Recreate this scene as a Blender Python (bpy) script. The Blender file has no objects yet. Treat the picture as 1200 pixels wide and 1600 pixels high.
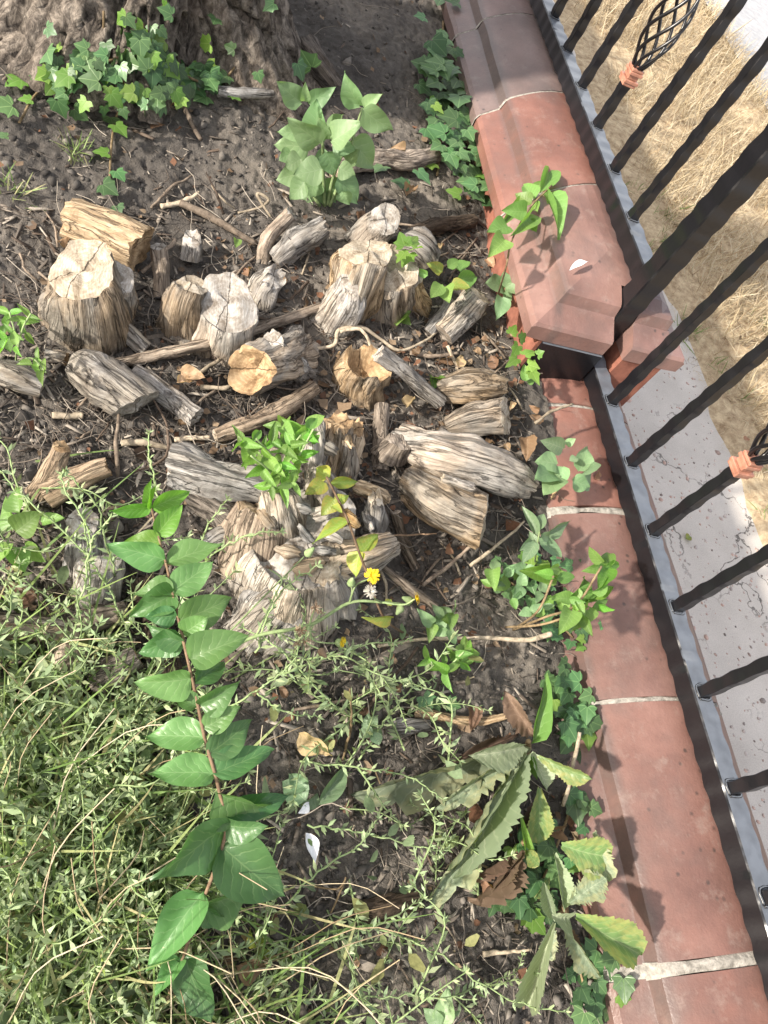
import bpy, math, random
import numpy as np
from mathutils import Vector, Matrix
from mathutils.bvhtree import BVHTree
random.seed(7); RNG = np.random.default_rng(7)
scene = bpy.context.scene
COL = scene.collection

# ------------------------------------------------------------------ camera
F = 1200.0                       # focal length in pixels of the 1200 x 1600 photograph
n_ = np.array([-600, 760, 1200.0]); n_ /= np.linalg.norm(n_)          # straight down, in camera axes (x right, y down, z forward)
w_ = np.array([-245, -2090, 1200.0]); w_ -= n_ * (w_ @ n_); w_ /= np.linalg.norm(w_)   # along the wall
CZ = -n_; CY = w_; CX = np.cross(CY, CZ)
EYE = np.array([0, 0, 1.0])      # camera one metre above the bed
cam_d = bpy.data.cameras.new('camera'); cam = bpy.data.objects.new('camera', cam_d); COL.objects.link(cam)
cam_d.sensor_fit = 'VERTICAL'; cam_d.sensor_height = 36; cam_d.lens = 36 * F / 1600
cam_d.clip_start = 0.01; cam_d.clip_end = 500
Rm = Matrix(((CX[0], -CX[1], -CX[2]), (CY[0], -CY[1], -CY[2]), (CZ[0], -CZ[1], -CZ[2])))
cam.matrix_world = Matrix.Translation(Vector(EYE)) @ Rm.to_4x4()
scene.camera = cam
# ------------------------------------------------------------------ sky, sun, exposure
SUN_EL = math.radians(29)
to_sun = Vector((-0.96, -0.26, 0)).normalized()
sun_dir = Vector((to_sun.x * math.cos(SUN_EL), to_sun.y * math.cos(SUN_EL), math.sin(SUN_EL)))
world = bpy.data.worlds.new('World'); scene.world = world; world.use_nodes = True
wn = world.node_tree
sky = wn.nodes.new('ShaderNodeTexSky'); sky.sky_type = 'NISHITA'; sky.sun_disc = False
sky.sun_elevation = SUN_EL; sky.sun_rotation = math.atan2(to_sun.x, to_sun.y)
sky.dust_density = 5.0; sky.air_density = 0.8; sky.ozone_density = 0.6
bg = wn.nodes['Background']; bg.inputs['Strength'].default_value = 0.15
tc = wn.nodes.new('ShaderNodeTexCoord'); cn = wn.nodes.new('ShaderNodeTexNoise'); cn.inputs['Scale'].default_value = 2.2; cn.inputs['Detail'].default_value = 6; cn.inputs['Roughness'].default_value = 0.55
wn.links.new(tc.outputs['Generated'], cn.inputs['Vector'])
cr = wn.nodes.new('ShaderNodeValToRGB'); cr.color_ramp.elements[0].position = 0.42; cr.color_ramp.elements[1].position = 0.60; wn.links.new(cn.outputs['Fac'], cr.inputs[0])
cm = wn.nodes.new('ShaderNodeMixRGB'); cm.inputs[2].default_value = (7.2, 7.2, 7.3, 1)          # broken white cloud
wn.links.new(cr.outputs[0], cm.inputs[0]); wn.links.new(sky.outputs[0], cm.inputs[1]); wn.links.new(cm.outputs[0], bg.inputs['Color'])
sun_l = bpy.data.lights.new('sun', 'SUN'); sun = bpy.data.objects.new('sun', sun_l); COL.objects.link(sun)
sun_l.energy = 4.9; sun_l.angle = math.radians(2.0); sun_l.color = (1.0, 0.93, 0.82)
sun.rotation_euler = sun_dir.to_track_quat('Z', 'Y').to_euler(); sun.location = (-3, -1, 4)
scene.view_settings.view_transform = 'Standard'; scene.view_settings.look = 'None'
scene.view_settings.exposure = 0.95; scene.view_settings.gamma = 1.0
scene.render.engine = 'CYCLES'

# ------------------------------------------------------------------ helpers
def ray(u, v):
    d = np.array([u - 600, v - 800, F]); return np.array([d @ CX, d @ CY, d @ CZ])
def P(u, v, z):                  # the point of height z seen at a place of the photograph
    d = ray(u, v); return EYE + d * ((z - EYE[2]) / d[2])
def RY(u, v, y):                 # the point at distance y along the wall
    d = ray(u, v); return EYE + d * (y / d[1])
def pxm(p):                      # photograph pixels per metre at a point
    q = np.asarray(p) - EYE; return F / float(q @ np.array([CX[2], CY[2], CZ[2]]))

def _h(ix, iy, iz, s):
    h = (ix.astype(np.int64) * 374761393 + iy.astype(np.int64) * 668265263 + iz.astype(np.int64) * 2147483647 + s * 974634541) & 0xffffffff
    h = ((h ^ (h >> 13)) * 1274126177) & 0xffffffff
    return ((h ^ (h >> 16)) & 0xffff) / 65535.0
def vnoise(x, y, z=None, s=0):
    x = np.asarray(x, float); y = np.asarray(y, float); z = np.zeros_like(x) if z is None else np.asarray(z, float)
    x, y, z = np.broadcast_arrays(x, y, z)
    ix, iy, iz = np.floor(x), np.floor(y), np.floor(z)
    fx, fy, fz = x - ix, y - iy, z - iz
    fx, fy, fz = [t * t * (3 - 2 * t) for t in (fx, fy, fz)]
    r = 0
    for a in (0, 1):
        for b in (0, 1):
            for c in (0, 1):
                r = r + _h(ix + a, iy + b, iz + c, s) * (fx if a else 1 - fx) * (fy if b else 1 - fy) * (fz if c else 1 - fz)
    return r * 2 - 1
def fbm(x, y, z=None, o=4, s=0):
    r = 0; a = 1.0; k = 1.0
    for i in range(o):
        r = r + a * vnoise(np.asarray(x) * k, np.asarray(y) * k, None if z is None else np.asarray(z) * k, s + i * 17); a *= 0.5; k *= 2.03
    return r

WL = {}                          # world position of every parent
def tag(o, label=None, cat=None, group=None, kind=None):
    if label: o['label'] = label
    if cat: o['category'] = cat
    if group: o['group'] = group
    if kind: o['kind'] = kind
    return o
def empty(name, loc, label, cat, group=None):
    o = bpy.data.objects.new(name, None); COL.objects.link(o); o.empty_display_size = 0.05
    o.location = loc; WL[o] = np.array(loc, float); return tag(o, label, cat, group)
def mesh_data(name, V, Fc, mats, uv=None, smooth=True, midx=None):
    me = bpy.data.meshes.new(name); V = np.asarray(V, np.float32)
    if isinstance(Fc, np.ndarray):
        k = Fc.shape[1]; nf = len(Fc)
        me.vertices.add(len(V)); me.vertices.foreach_set('co', V.ravel())
        me.loops.add(nf * k); me.loops.foreach_set('vertex_index', Fc.astype(np.int32).ravel())
        me.polygons.add(nf); me.polygons.foreach_set('loop_start', np.arange(0, nf * k, k, dtype=np.int32))
        me.update(calc_edges=True)
    else:
        me.from_pydata([tuple(map(float, p)) for p in V], [], Fc)
    for m in (mats if isinstance(mats, (list, tuple)) else [mats]): me.materials.append(m)
    if smooth: me.polygons.foreach_set('use_smooth', np.ones(len(me.polygons), bool))
    if midx is not None: me.polygons.foreach_set('material_index', np.asarray(midx, np.int32))
    if uv is not None:
        L = me.uv_layers.new(name='UVMap'); li = np.empty(len(me.loops), np.int32); me.loops.foreach_get('vertex_index', li)
        L.data.foreach_set('uv', np.asarray(uv, np.float32)[li].ravel())
    me.update(); return me
def mk(name, V, Fc, mats, parent=None, uv=None, smooth=True, base=None, midx=None):
    V = np.asarray(V, float)
    if base is None: base = WL[parent] if parent is not None else np.array([V[:, 0].mean(), V[:, 1].mean(), V[:, 2].min()])
    base = np.asarray(base, float)
    o = bpy.data.objects.new(name, mesh_data(name, V - base, Fc, mats, uv, smooth, midx)); COL.objects.link(o)
    if parent is not None: o.parent = parent; o.location = base - WL[parent]
    else: o.location = base
    WL[o] = base; return o
def put(name, me, M, parent=None):      # an object of shared mesh data at a world matrix
    o = bpy.data.objects.new(name, me); COL.objects.link(o)
    if parent is not None:
        o.parent = parent; M = Matrix.Translation(-Vector(WL[parent])) @ M
    o.matrix_basis = M; WL[o] = np.array(M.translation) + (WL[parent] if parent is not None else 0); return o
def norm(v): v = np.asarray(v, float); return v / max(1e-9, np.linalg.norm(v))
def spline(pts, n):
    pts = np.asarray(pts, float)
    if len(pts) < 3: t = np.linspace(0, 1, n)[:, None]; return pts[0] * (1 - t) + pts[-1] * t
    p = np.vstack([2 * pts[0] - pts[1], pts, 2 * pts[-1] - pts[-2]]); out = []
    for s in np.linspace(0, len(pts) - 1 - 1e-6, n):
        i = int(s); t = s - i; a, b, c, d = p[i:i + 4]
        out.append(0.5 * ((2 * b) + (c - a) * t + (2 * a - 5 * b + 4 * c - d) * t * t + (3 * b - a - 3 * c + d) * t ** 3))
    return np.array(out)
def frames(C):
    T = np.gradient(C, axis=0); T /= np.linalg.norm(T, axis=1)[:, None] + 1e-12
    a = np.array([0, 0, 1.0]) if abs(T[0, 2]) < 0.9 else np.array([1.0, 0, 0]); A = []
    for t in T:
        a = a - t * (a @ t); a /= np.linalg.norm(a) + 1e-12; A.append(a)
    A = np.array(A); return T, A, np.cross(T, A)
def tube(C, r, ns=6, caps=True, rough=0.0):
    C = np.asarray(C, float); n = len(C); r = np.broadcast_to(np.asarray(r, float), (n,)); T, A, B = frames(C)
    th = np.linspace(0, 2 * np.pi, ns, endpoint=False)
    R = r[:, None] * np.ones((1, ns))
    if rough: R = R * (1 + rough * RNG.uniform(-1, 1, (n, ns)))
    V = C[:, None, :] + R[..., None] * (A[:, None, :] * np.cos(th)[None, :, None] + B[:, None, :] * np.sin(th)[None, :, None])
    V = V.reshape(-1, 3); Fc = []
    for i in range(n - 1):
        for j in range(ns):
            k = (j + 1) % ns; Fc.append((i * ns + j, i * ns + k, (i + 1) * ns + k, (i + 1) * ns + j))
    if caps: Fc.append(tuple(range(ns))[::-1]); Fc.append(tuple(range((n - 1) * ns, n * ns)))
    return V, Fc
def join(parts):
    V = []; Fc = []; k = 0
    for v, f in parts:
        V.append(np.asarray(v)); Fc += [tuple(i + k for i in q) for q in f]; k += len(v)
    return np.vstack(V), Fc
def box(x0, x1, y0, y1, z0, z1):
    V = [(x, y, z) for z in (z0, z1) for y in (y0, y1) for x in (x0, x1)]
    return np.array(V, float), [(0, 2, 3, 1), (4, 5, 7, 6), (0, 1, 5, 4), (2, 6, 7, 3), (0, 4, 6, 2), (1, 3, 7, 5)]
def scatter(V, Fc, Ms):          # many copies of a small shape as one mesh: Ms (n,4,4)
    V = np.asarray(V, float); Fc = np.asarray(Fc); Ms = np.asarray(Ms)
    W = np.einsum('nij,vj->nvi', Ms[:, :3, :3], V) + Ms[:, None, :3, 3]
    Q = Fc[None] + (np.arange(len(Ms)) * len(V))[:, None, None]
    return W.reshape(-1, 3), Q.reshape(-1, Fc.shape[1])
def cat(items):
    V = []; Q = []; k = 0
    for v, q in items: V.append(v); Q.append(q + k); k += len(v)
    return np.vstack(V), np.vstack(Q)
def mats_from(pos, rotz, tilt, tdir, scale):
    n = len(pos); M = np.zeros((n, 4, 4)); M[:, 3, 3] = 1; M[:, :3, 3] = pos
    scale = np.asarray(scale, float); scale = np.repeat(scale[:, None], 3, 1) if scale.ndim == 1 else scale
    cz, sz = np.cos(rotz), np.sin(rotz); Rz = np.zeros((n, 3, 3)); Rz[:, 0, 0] = cz; Rz[:, 0, 1] = -sz; Rz[:, 1, 0] = sz; Rz[:, 1, 1] = cz; Rz[:, 2, 2] = 1
    ct, st = np.cos(tilt), np.sin(tilt); Rx = np.zeros((n, 3, 3)); Rx[:, 0, 0] = 1; Rx[:, 1, 1] = ct; Rx[:, 1, 2] = -st; Rx[:, 2, 1] = st; Rx[:, 2, 2] = ct
    cy, sy = np.cos(tdir), np.sin(tdir); Ry = np.zeros((n, 3, 3)); Ry[:, 0, 0] = cy; Ry[:, 0, 2] = sy; Ry[:, 1, 1] = 1; Ry[:, 2, 0] = -sy; Ry[:, 2, 2] = cy
    M[:, :3, :3] = np.einsum('nij,njk,nkl->nil', Rz, Rx, Ry) * scale[:, None, :]
    return M

# ------------------------------------------------------------------ materials
WMID_ = 0.92; XR_ = 0.9415
class NT:
    def __init__(s, name):
        s.m = bpy.data.materials.new(name); s.m.use_nodes = True; s.t = s.m.node_tree
        s.b = s.t.nodes['Principled BSDF']; s.out = s.t.nodes['Material Output']
    def n(s, typ, **kw):
        nd = s.t.nodes.new('ShaderNode' + typ)
        for k, v in kw.items():
            if k.startswith('i_'): nd.inputs[k[2:].replace('_', ' ')].default_value = v
            else: setattr(nd, k, v)
        return nd
    def l(s, a, b): s.t.links.new(a, b)
    def noise(s, co, scale, detail=4, rough=0.6, dist=0.0):
        nd = s.n('TexNoise'); nd.inputs['Scale'].default_value = scale; nd.inputs['Detail'].default_value = detail
        nd.inputs['Roughness'].default_value = rough; nd.inputs['Distortion'].default_value = dist
        if co is not None: s.l(co, nd.inputs['Vector'])
        return nd.outputs['Fac']
    def ramp(s, fac, stops):
        nd = s.n('ValToRGB'); e = nd.color_ramp.elements
        while len(e) < len(stops): e.new(0.5)
        for k, (p, c) in zip(e, stops): k.position = p; k.color = (*c, 1) if len(c) == 3 else c
        s.l(fac, nd.inputs[0]); return nd.outputs[0]
    def mix(s, fac, a, b, mode='MIX'):
        nd = s.n('MixRGB'); nd.blend_type = mode
        for k, x in ((0, fac), (1, a), (2, b)):
            if isinstance(x, (int, float)): nd.inputs[k].default_value = x
            elif isinstance(x, tuple): nd.inputs[k].default_value = (*x, 1) if len(x) == 3 else x
            else: s.l(x, nd.inputs[k])
        return nd.outputs[0]
    def math(s, op, a, b=None, c=None):
        nd = s.n('Math'); nd.operation = op
        for k, x in enumerate((a, b, c)):
            if x is None: continue
            if isinstance(x, (int, float)): nd.inputs[k].default_value = x
            else: s.l(x, nd.inputs[k])
        return nd.outputs[0]
    def map(s, co, sc, loc=(0, 0, 0)):
        nd = s.n('Mapping'); nd.inputs['Scale'].default_value = sc; nd.inputs['Location'].default_value = loc; s.l(co, nd.inputs[0]); return nd.outputs[0]
    def bump(s, h, strength=0.4, dist=0.002):
        nd = s.n('Bump'); nd.inputs['Strength'].default_value = strength; nd.inputs['Distance'].default_value = dist
        s.l(h, nd.inputs['Height']); s.l(nd.outputs[0], s.b.inputs['Normal']); return nd
    def col(s, c): s.l(c, s.b.inputs['Base Color'])
    def rough(s, v, spec=0.5):
        s.b.inputs['Roughness'].default_value = v; s.b.inputs['Specular IOR Level'].default_value = spec
    def obj(s): return s.n('TexCoord').outputs['Object']
    def geo(s): return s.n('NewGeometry')
    def uv(s): return s.n('TexCoord').outputs['UV']
    def rnd(s): return s.n('ObjectInfo').outputs['Random']

def m_soil():
    t = NT('soil'); co = t.geo().outputs['Position']
    a = t.noise(co, 3.5, 5, 0.6); b = t.noise(co, 60, 5, 0.7); c = t.noise(co, 420, 3, 0.7)
    base = t.ramp(a, [(0.33, (0.060, 0.054, 0.049)), (0.50, (0.125, 0.112, 0.10)), (0.66, (0.23, 0.20, 0.168))])
    k = t.mix(t.ramp(b, [(0.3, (0.35,) * 3), (0.7, (1, 1, 1))]), (0.030, 0.026, 0.023), base)
    k = t.mix(t.math('MULTIPLY', t.ramp(c, [(0.55, (0, 0, 0)), (0.75, (1, 1, 1))]), 0.45), k, (0.22, 0.19, 0.155))
    t.col(k); t.rough(0.95, 0.15); h = t.math('ADD', t.math('MULTIPLY', b, 1.0), t.math('MULTIPLY', c, 0.5)); t.bump(h, 0.9, 0.006); return t.m
def m_wood(name, dark, mid, light, crack=0.55, grey=None):
    t = NT(name); uv = t.uv(); rd = t.rnd()
    off = t.n('CombineXYZ'); t.l(t.math('MULTIPLY', rd, 37.0), off.inputs[0]); t.l(t.math('MULTIPLY', rd, 11.0), off.inputs[2])
    ad = t.n('VectorMath', operation='ADD'); t.l(uv, ad.inputs[0]); t.l(off.outputs[0], ad.inputs[1]); co = ad.outputs[0]
    fib = t.noise(t.map(co, (230, 17, 1)), 1.0, 6, 0.65, 0.6)
    fine = t.noise(t.map(co, (800, 60, 1)), 1.0, 3, 0.6)
    blo = t.noise(t.map(co, (14, 9, 1)), 1.0, 4, 0.6, 0.5)
    big = t.noise(t.map(co, (70, 5, 1)), 1.0, 4, 0.6, 1.0)
    c = t.ramp(fib, [(0.22, dark), (0.40, mid), (0.62, light)])
    if grey: c = t.mix(t.ramp(blo, [(0.42, (0, 0, 0)), (0.6, (1, 1, 1))]), c, t.ramp(fib, [(0.25, tuple(x * 0.4 for x in grey)), (0.6, grey)]))
    c = t.mix(0.4, c, t.ramp(fine, [(0.35, (0.25,) * 3), (0.62, (1, 1, 1))]), 'MULTIPLY')
    chn = t.noise(t.map(co, (38, 5.0, 1)), 1.0, 5, 0.6, 1.2); chk = t.ramp(t.math('ABSOLUTE', t.math('SUBTRACT', chn, 0.5)), [(0.004, (0.10, 0.08, 0.065)), (0.022, (1, 1, 1))])
    c = t.mix(0.5, c, chk, 'MULTIPLY')
    cr = t.ramp(big, [(0.30, (0.12, 0.10, 0.08)), (0.40, (1, 1, 1))])
    c = t.mix(crack, c, cr, 'MULTIPLY')
    dirt = t.ramp(t.noise(t.map(co, (38, 30, 1)), 1.0, 6, 0.75, 0.6), [(0.34, (0.22, 0.18, 0.15)), (0.52, (1, 1, 1))])
    c = t.mix(0.65, c, dirt, 'MULTIPLY')
    hv = t.n('HueSaturation'); t.l(c, hv.inputs['Color']); t.l(t.math('MULTIPLY_ADD', rd, 0.6, 0.75), hv.inputs['Value']); t.l(t.math('MULTIPLY_ADD', t.math('FRACT', t.math('MULTIPLY', rd, 5.7)), 0.6, 0.65), hv.inputs['Saturation']); t.col(hv.outputs[0])
    t.rough(0.85, 0.2); h = t.math('ADD', t.math('ADD', fib, t.math('MULTIPLY', fine, 0.4)), t.math('MULTIPLY', chk, 1.0)); t.bump(h, 1.0, 0.003); return t.m
def m_cut(name, light, mid, dark):
    t = NT(name); uv = t.uv(); sep = t.n('SeparateXYZ'); t.l(uv, sep.inputs[0]); x, y = sep.outputs[0], sep.outputs[1]; rd = t.rnd()
    nz = t.noise(uv, 25, 4, 0.6)
    r = t.math('SQRT', t.math('ADD', t.math('MULTIPLY', x, x), t.math('MULTIPLY', y, y)))
    ring = t.math('SINE', t.math('ADD', t.math('MULTIPLY', r, 1500), t.math('MULTIPLY', nz, 9)))
    ang = t.math('ARCTAN2', y, x)
    cv = t.n('CombineXYZ'); t.l(t.math('MULTIPLY', t.math('ABSOLUTE', ang), 0.55), cv.inputs[0]); t.l(t.math('MULTIPLY', r, 14), cv.inputs[1]); t.l(t.math('MULTIPLY', rd, 50), cv.inputs[2])
    rad = t.noise(cv.outputs[0], 1.1, 2, 0.5); fr = t.noise(t.map(uv, (420, 90, 1)), 1.0, 4, 0.6, 0.4)
    bl = t.noise(uv, 40, 5, 0.65)
    c = t.ramp(bl, [(0.32, dark), (0.5, mid), (0.66, light)])
    c = t.mix(0.22, c, t.ramp(ring, [(0.0, (0.45, 0.38, 0.3)), (0.7, (1, 1, 1))]), 'MULTIPLY')
    c = t.mix(0.4, c, t.ramp(fr, [(0.3, (0.5, 0.46, 0.4)), (0.6, (1, 1, 1))]), 'MULTIPLY')
    aa = t.math('MULTIPLY', rd, 6.28); wob = t.math('MULTIPLY', t.math('SUBTRACT', t.noise(uv, 90, 3, 0.6), 0.5), 0.010)
    lin = t.math('ADD', t.math('ADD', t.math('MULTIPLY', x, t.math('COSINE', aa)), t.math('MULTIPLY', y, t.math('SINE', aa))), wob)
    lin2 = t.math('ADD', t.math('SUBTRACT', t.math('MULTIPLY', x, t.math('SINE', t.math('MULTIPLY', aa, 1.7))), t.math('MULTIPLY', y, t.math('COSINE', t.math('MULTIPLY', aa, 1.7)))), t.math('MULTIPLY', wob, 1.3))
    lin2 = t.math('ADD', t.math('ABSOLUTE', lin2), t.math('MAXIMUM', t.math('MULTIPLY', lin, 0.5), 0.0))
    crk = t.ramp(t.math('MULTIPLY', t.math('MINIMUM', t.math('ABSOLUTE', lin), lin2), 100.0), [(0.035, (0.10, 0.08, 0.065)), (0.10, (1, 1, 1))])
    st = t.ramp(t.noise(uv, 70, 5, 0.75, 0.8), [(0.36, (0.42, 0.36, 0.30)), (0.52, (1, 1, 1))]); c = t.mix(0.75, c, st, 'MULTIPLY')
    c = t.mix(0.75, c, crk, 'MULTIPLY'); t.col(c); t.rough(0.8, 0.2)
    t.bump(t.math('ADD', t.math('MULTIPLY', crk, 1.0), t.math('MULTIPLY', fr, 0.4)), 0.7, 0.003); return t.m
def m_twig(name, dark, light):
    t = NT(name); co = t.obj(); rd = t.rnd()
    a = t.noise(t.map(co, (90, 90, 90)), 1.0, 5, 0.7); c = t.ramp(a, [(0.32, dark), (0.62, light)])
    hv = t.n('HueSaturation'); t.l(c, hv.inputs['Color']); t.l(t.math('MULTIPLY_ADD', rd, 0.7, 0.6), hv.inputs['Value']); t.col(hv.outputs[0])
    t.rough(0.85, 0.2); t.bump(a, 0.5, 0.001); return t.m
def m_leaf(name, col, vein, pal=False, var=0.35, hue=0.03, trans=0.35, gloss=0.45, island=False, spots=0.0, edge=None, nv=7.0):
    t = NT(name); uv = t.uv(); sep = t.n('SeparateXYZ'); t.l(uv, sep.inputs[0]); x, y = sep.outputs[0], sep.outputs[1]
    rd = t.geo().outputs['Random Per Island'] if island else t.rnd()
    ax = t.math('ABSOLUTE', x)
    if pal:
        ang = t.math('ABSOLUTE', t.math('ARCTAN2', x, t.math('ADD', y, 0.02)))
        v = t.math('PINGPONG', ang, 0.39); r = t.math('ADD', ax, y)
        v = t.math('MULTIPLY', v, t.math('MAXIMUM', t.math('ABSOLUTE', r), 0.12))
        vm = t.ramp(v, [(0.0, (1,) * 3), (0.03, (0,) * 3)])
    else:
        s = t.math('ADD', t.math('SUBTRACT', t.math('MULTIPLY', y, nv), t.math('MULTIPLY', t.math('POWER', ax, 0.8), nv * 0.30)), t.math('MULTIPLY', t.math('SUBTRACT', t.noise(uv, 3.0, 2), 0.5), 0.9))
        v = t.math('PINGPONG', s, 0.5)
        v1 = t.math('MULTIPLY', t.ramp(v, [(0.0, (0.85,) * 3), (0.10, (0,) * 3)]), t.ramp(ax, [(0.4, (1,) * 3), (1.0, (0.15,) * 3)]))
        v2 = t.ramp(ax, [(0.0, (1,) * 3), (0.045, (0,) * 3)]); vm = t.mix(1.0, v1, v2, 'LIGHTEN')
    bl = t.noise(t.obj() if not island else t.geo().outputs['Position'], 6 if not island else 30, 3, 0.6)
    c = t.mix(t.math('MULTIPLY', bl, 0.5), col, tuple(k * 1.5 for k in col))
    if edge: c = t.mix(t.ramp(t.math('ADD', bl, t.math('MULTIPLY', ax, 0.25)), [(0.55, (0,) * 3), (0.8, (1,) * 3)]), c, edge)
    c = t.mix(t.math('MULTIPLY', vm, 0.75), c, vein)
    if spots:
        sp = t.ramp(t.noise(uv, 9, 5, 0.75), [(0.62, (0,) * 3), (0.72, (1,) * 3)]); c = t.mix(t.math('MULTIPLY', sp, spots), c, (0.12, 0.075, 0.03))
    hv = t.n('HueSaturation'); t.l(c, hv.inputs['Color'])
    t.l(t.math('MULTIPLY_ADD', rd, 2 * var, 1 - var), hv.inputs['Value'])
    r2 = t.math('FRACT', t.math('MULTIPLY', rd, 7.31)); t.l(t.math('MULTIPLY_ADD', r2, hue, 0.5 - hue / 2), hv.inputs['Hue'])
    t.col(hv.outputs[0]); t.rough(gloss, 0.4)
    h = t.math('SUBTRACT', t.math('MULTIPLY', bl, 0.4), vm) if (pal or island) else t.math('ADD', t.math('SUBTRACT', t.math('MULTIPLY', bl, 0.5), t.math('MULTIPLY', vm, 0.6)), t.math('MULTIPLY', v, 0.9)); t.bump(h, 0.22, 0.0018)
    if trans:
        tr = t.n('BsdfTranslucent'); t.l(t.mix(1.0, hv.outputs[0], (1.5, 1.7, 0.7), 'MULTIPLY'), tr.inputs['Color'])
        mx = t.n('MixShader'); mx.inputs[0].default_value = trans
        t.l(t.b.outputs[0], mx.inputs[1]); t.l(tr.outputs[0], mx.inputs[2]); t.l(mx.outputs[0], t.out.inputs[0])
    return t.m
def m_island(name, cols, rough=0.85, trans=0.0):
    t = NT(name); rd = t.geo().outputs['Random Per Island']
    st = [(i / len(cols), c) for i, c in enumerate(cols)]; k = t.ramp(rd, st)
    c = t.mix(0.5, k, t.ramp(t.noise(t.geo().outputs['Position'], 250, 3, 0.6), [(0.3, (0.4,) * 3), (0.65, (1,) * 3)]), 'MULTIPLY')
    t.col(c); t.rough(rough, 0.25)
    if trans:
        tr = t.n('BsdfTranslucent'); t.l(c, tr.inputs['Color']); mx = t.n('MixShader'); mx.inputs[0].default_value = trans
        t.l(t.b.outputs[0], mx.inputs[1]); t.l(tr.outputs[0], mx.inputs[2]); t.l(mx.outputs[0], t.out.inputs[0])
    return t.m
def m_terracotta(nm='terracotta', mul=1.0, sat=1.0):
    t = NT(nm); co = t.geo().outputs['Position']; rd = t.rnd()
    a = t.noise(co, 7, 5, 0.6); b = t.noise(co, 55, 4, 0.6); c = t.noise(co, 260, 3, 0.6)
    k = t.ramp(a, [(0.3, (0.108, 0.051, 0.040)), (0.5, (0.165, 0.075, 0.057)), (0.7, (0.218, 0.108, 0.084))])
    k = t.mix(t.math('MULTIPLY', t.ramp(b, [(0.3, (1,) * 3), (0.5, (0,) * 3)]), 0.35), k, (0.13, 0.062, 0.048))
    sp = t.n('TexVoronoi'); sp.inputs['Scale'].default_value = 42; sp.inputs['Randomness'].default_value = 1.0; t.l(co, sp.inputs['Vector'])
    sm = t.math('MULTIPLY', t.ramp(sp.outputs['Distance'], [(0.08, (1,) * 3), (0.19, (0,) * 3)]), t.ramp(t.noise(co, 16, 2), [(0.47, (0,) * 3), (0.58, (1,) * 3)]))
    k = t.mix(t.math('MULTIPLY', sm, 0.8), k, (0.045, 0.032, 0.028))
    k = t.mix(t.math('MULTIPLY', t.ramp(t.noise(co, 4.3, 4, 0.7), [(0.46, (0,) * 3), (0.66, (1,) * 3)]), 0.7), k, (0.10, 0.068, 0.060))
    k = t.mix(t.math('MULTIPLY', t.ramp(t.noise(co, 26, 5, 0.75), [(0.54, (0,) * 3), (0.70, (1,) * 3)]), 0.4), k, (0.25, 0.185, 0.155))
    sx = t.n('SeparateXYZ'); t.l(co, sx.inputs[0]); gx = t.math('ABSOLUTE', t.math('SUBTRACT', t.math('ABSOLUTE', t.math('SUBTRACT', sx.outputs[0], WMID_)), 0.128))
    gm = t.math('MULTIPLY', t.ramp(gx, [(0.004, (1,) * 3), (0.014, (0,) * 3)]), t.ramp(t.noise(co, 20, 3), [(0.3, (0.2,) * 3), (0.55, (1,) * 3)]))
    k = t.mix(t.math('MULTIPLY', gm, 0.6), k, (0.075, 0.055, 0.05))
    hv = t.n('HueSaturation'); t.l(k, hv.inputs['Color']); t.l(t.math('MULTIPLY_ADD', rd, 0.30 * mul, 0.84 * mul), hv.inputs['Value']); t.l(t.math('MULTIPLY_ADD', rd, 0.2 * sat, 0.80 * sat), hv.inputs['Saturation'])
    t.col(hv.outputs[0]); t.rough(0.42, 0.45); t.bump(t.math('ADD', t.math('MULTIPLY', c, 0.6), b), 0.45, 0.002); return t.m
def m_simple(name, a, b, scale, rough=0.85, spec=0.25, bump=0.4, dist=0.002, detail=5):
    t = NT(name); nz = t.noise(t.geo().outputs['Position'], scale, detail, 0.65)
    t.col(t.ramp(nz, [(0.32, a), (0.66, b)])); t.rough(rough, spec); t.bump(nz, bump, dist); return t.m
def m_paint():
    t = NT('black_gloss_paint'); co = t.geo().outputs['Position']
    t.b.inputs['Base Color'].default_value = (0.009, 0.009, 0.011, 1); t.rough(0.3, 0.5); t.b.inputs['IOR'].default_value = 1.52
    gn = t.n('SeparateXYZ'); t.l(t.geo().outputs['Normal'], gn.inputs[0]); du = t.math('MULTIPLY', t.ramp(gn.outputs[2], [(0.80, (0,) * 3), (0.95, (1,) * 3)]), t.ramp(t.noise(co, 45, 3, 0.5), [(0.3, (0.7,) * 3), (0.65, (1,) * 3)]))  # mask for sky glare on upward faces, painted into the colour as grey-blue
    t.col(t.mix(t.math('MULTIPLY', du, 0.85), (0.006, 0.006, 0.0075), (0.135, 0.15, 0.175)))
    a = t.noise(co, 70, 3, 0.5); b = t.noise(co, 240, 2, 0.5); t.bump(t.math('ADD', a, t.math('MULTIPLY', b, 0.2)), 0.25, 0.002); return t.m
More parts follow.
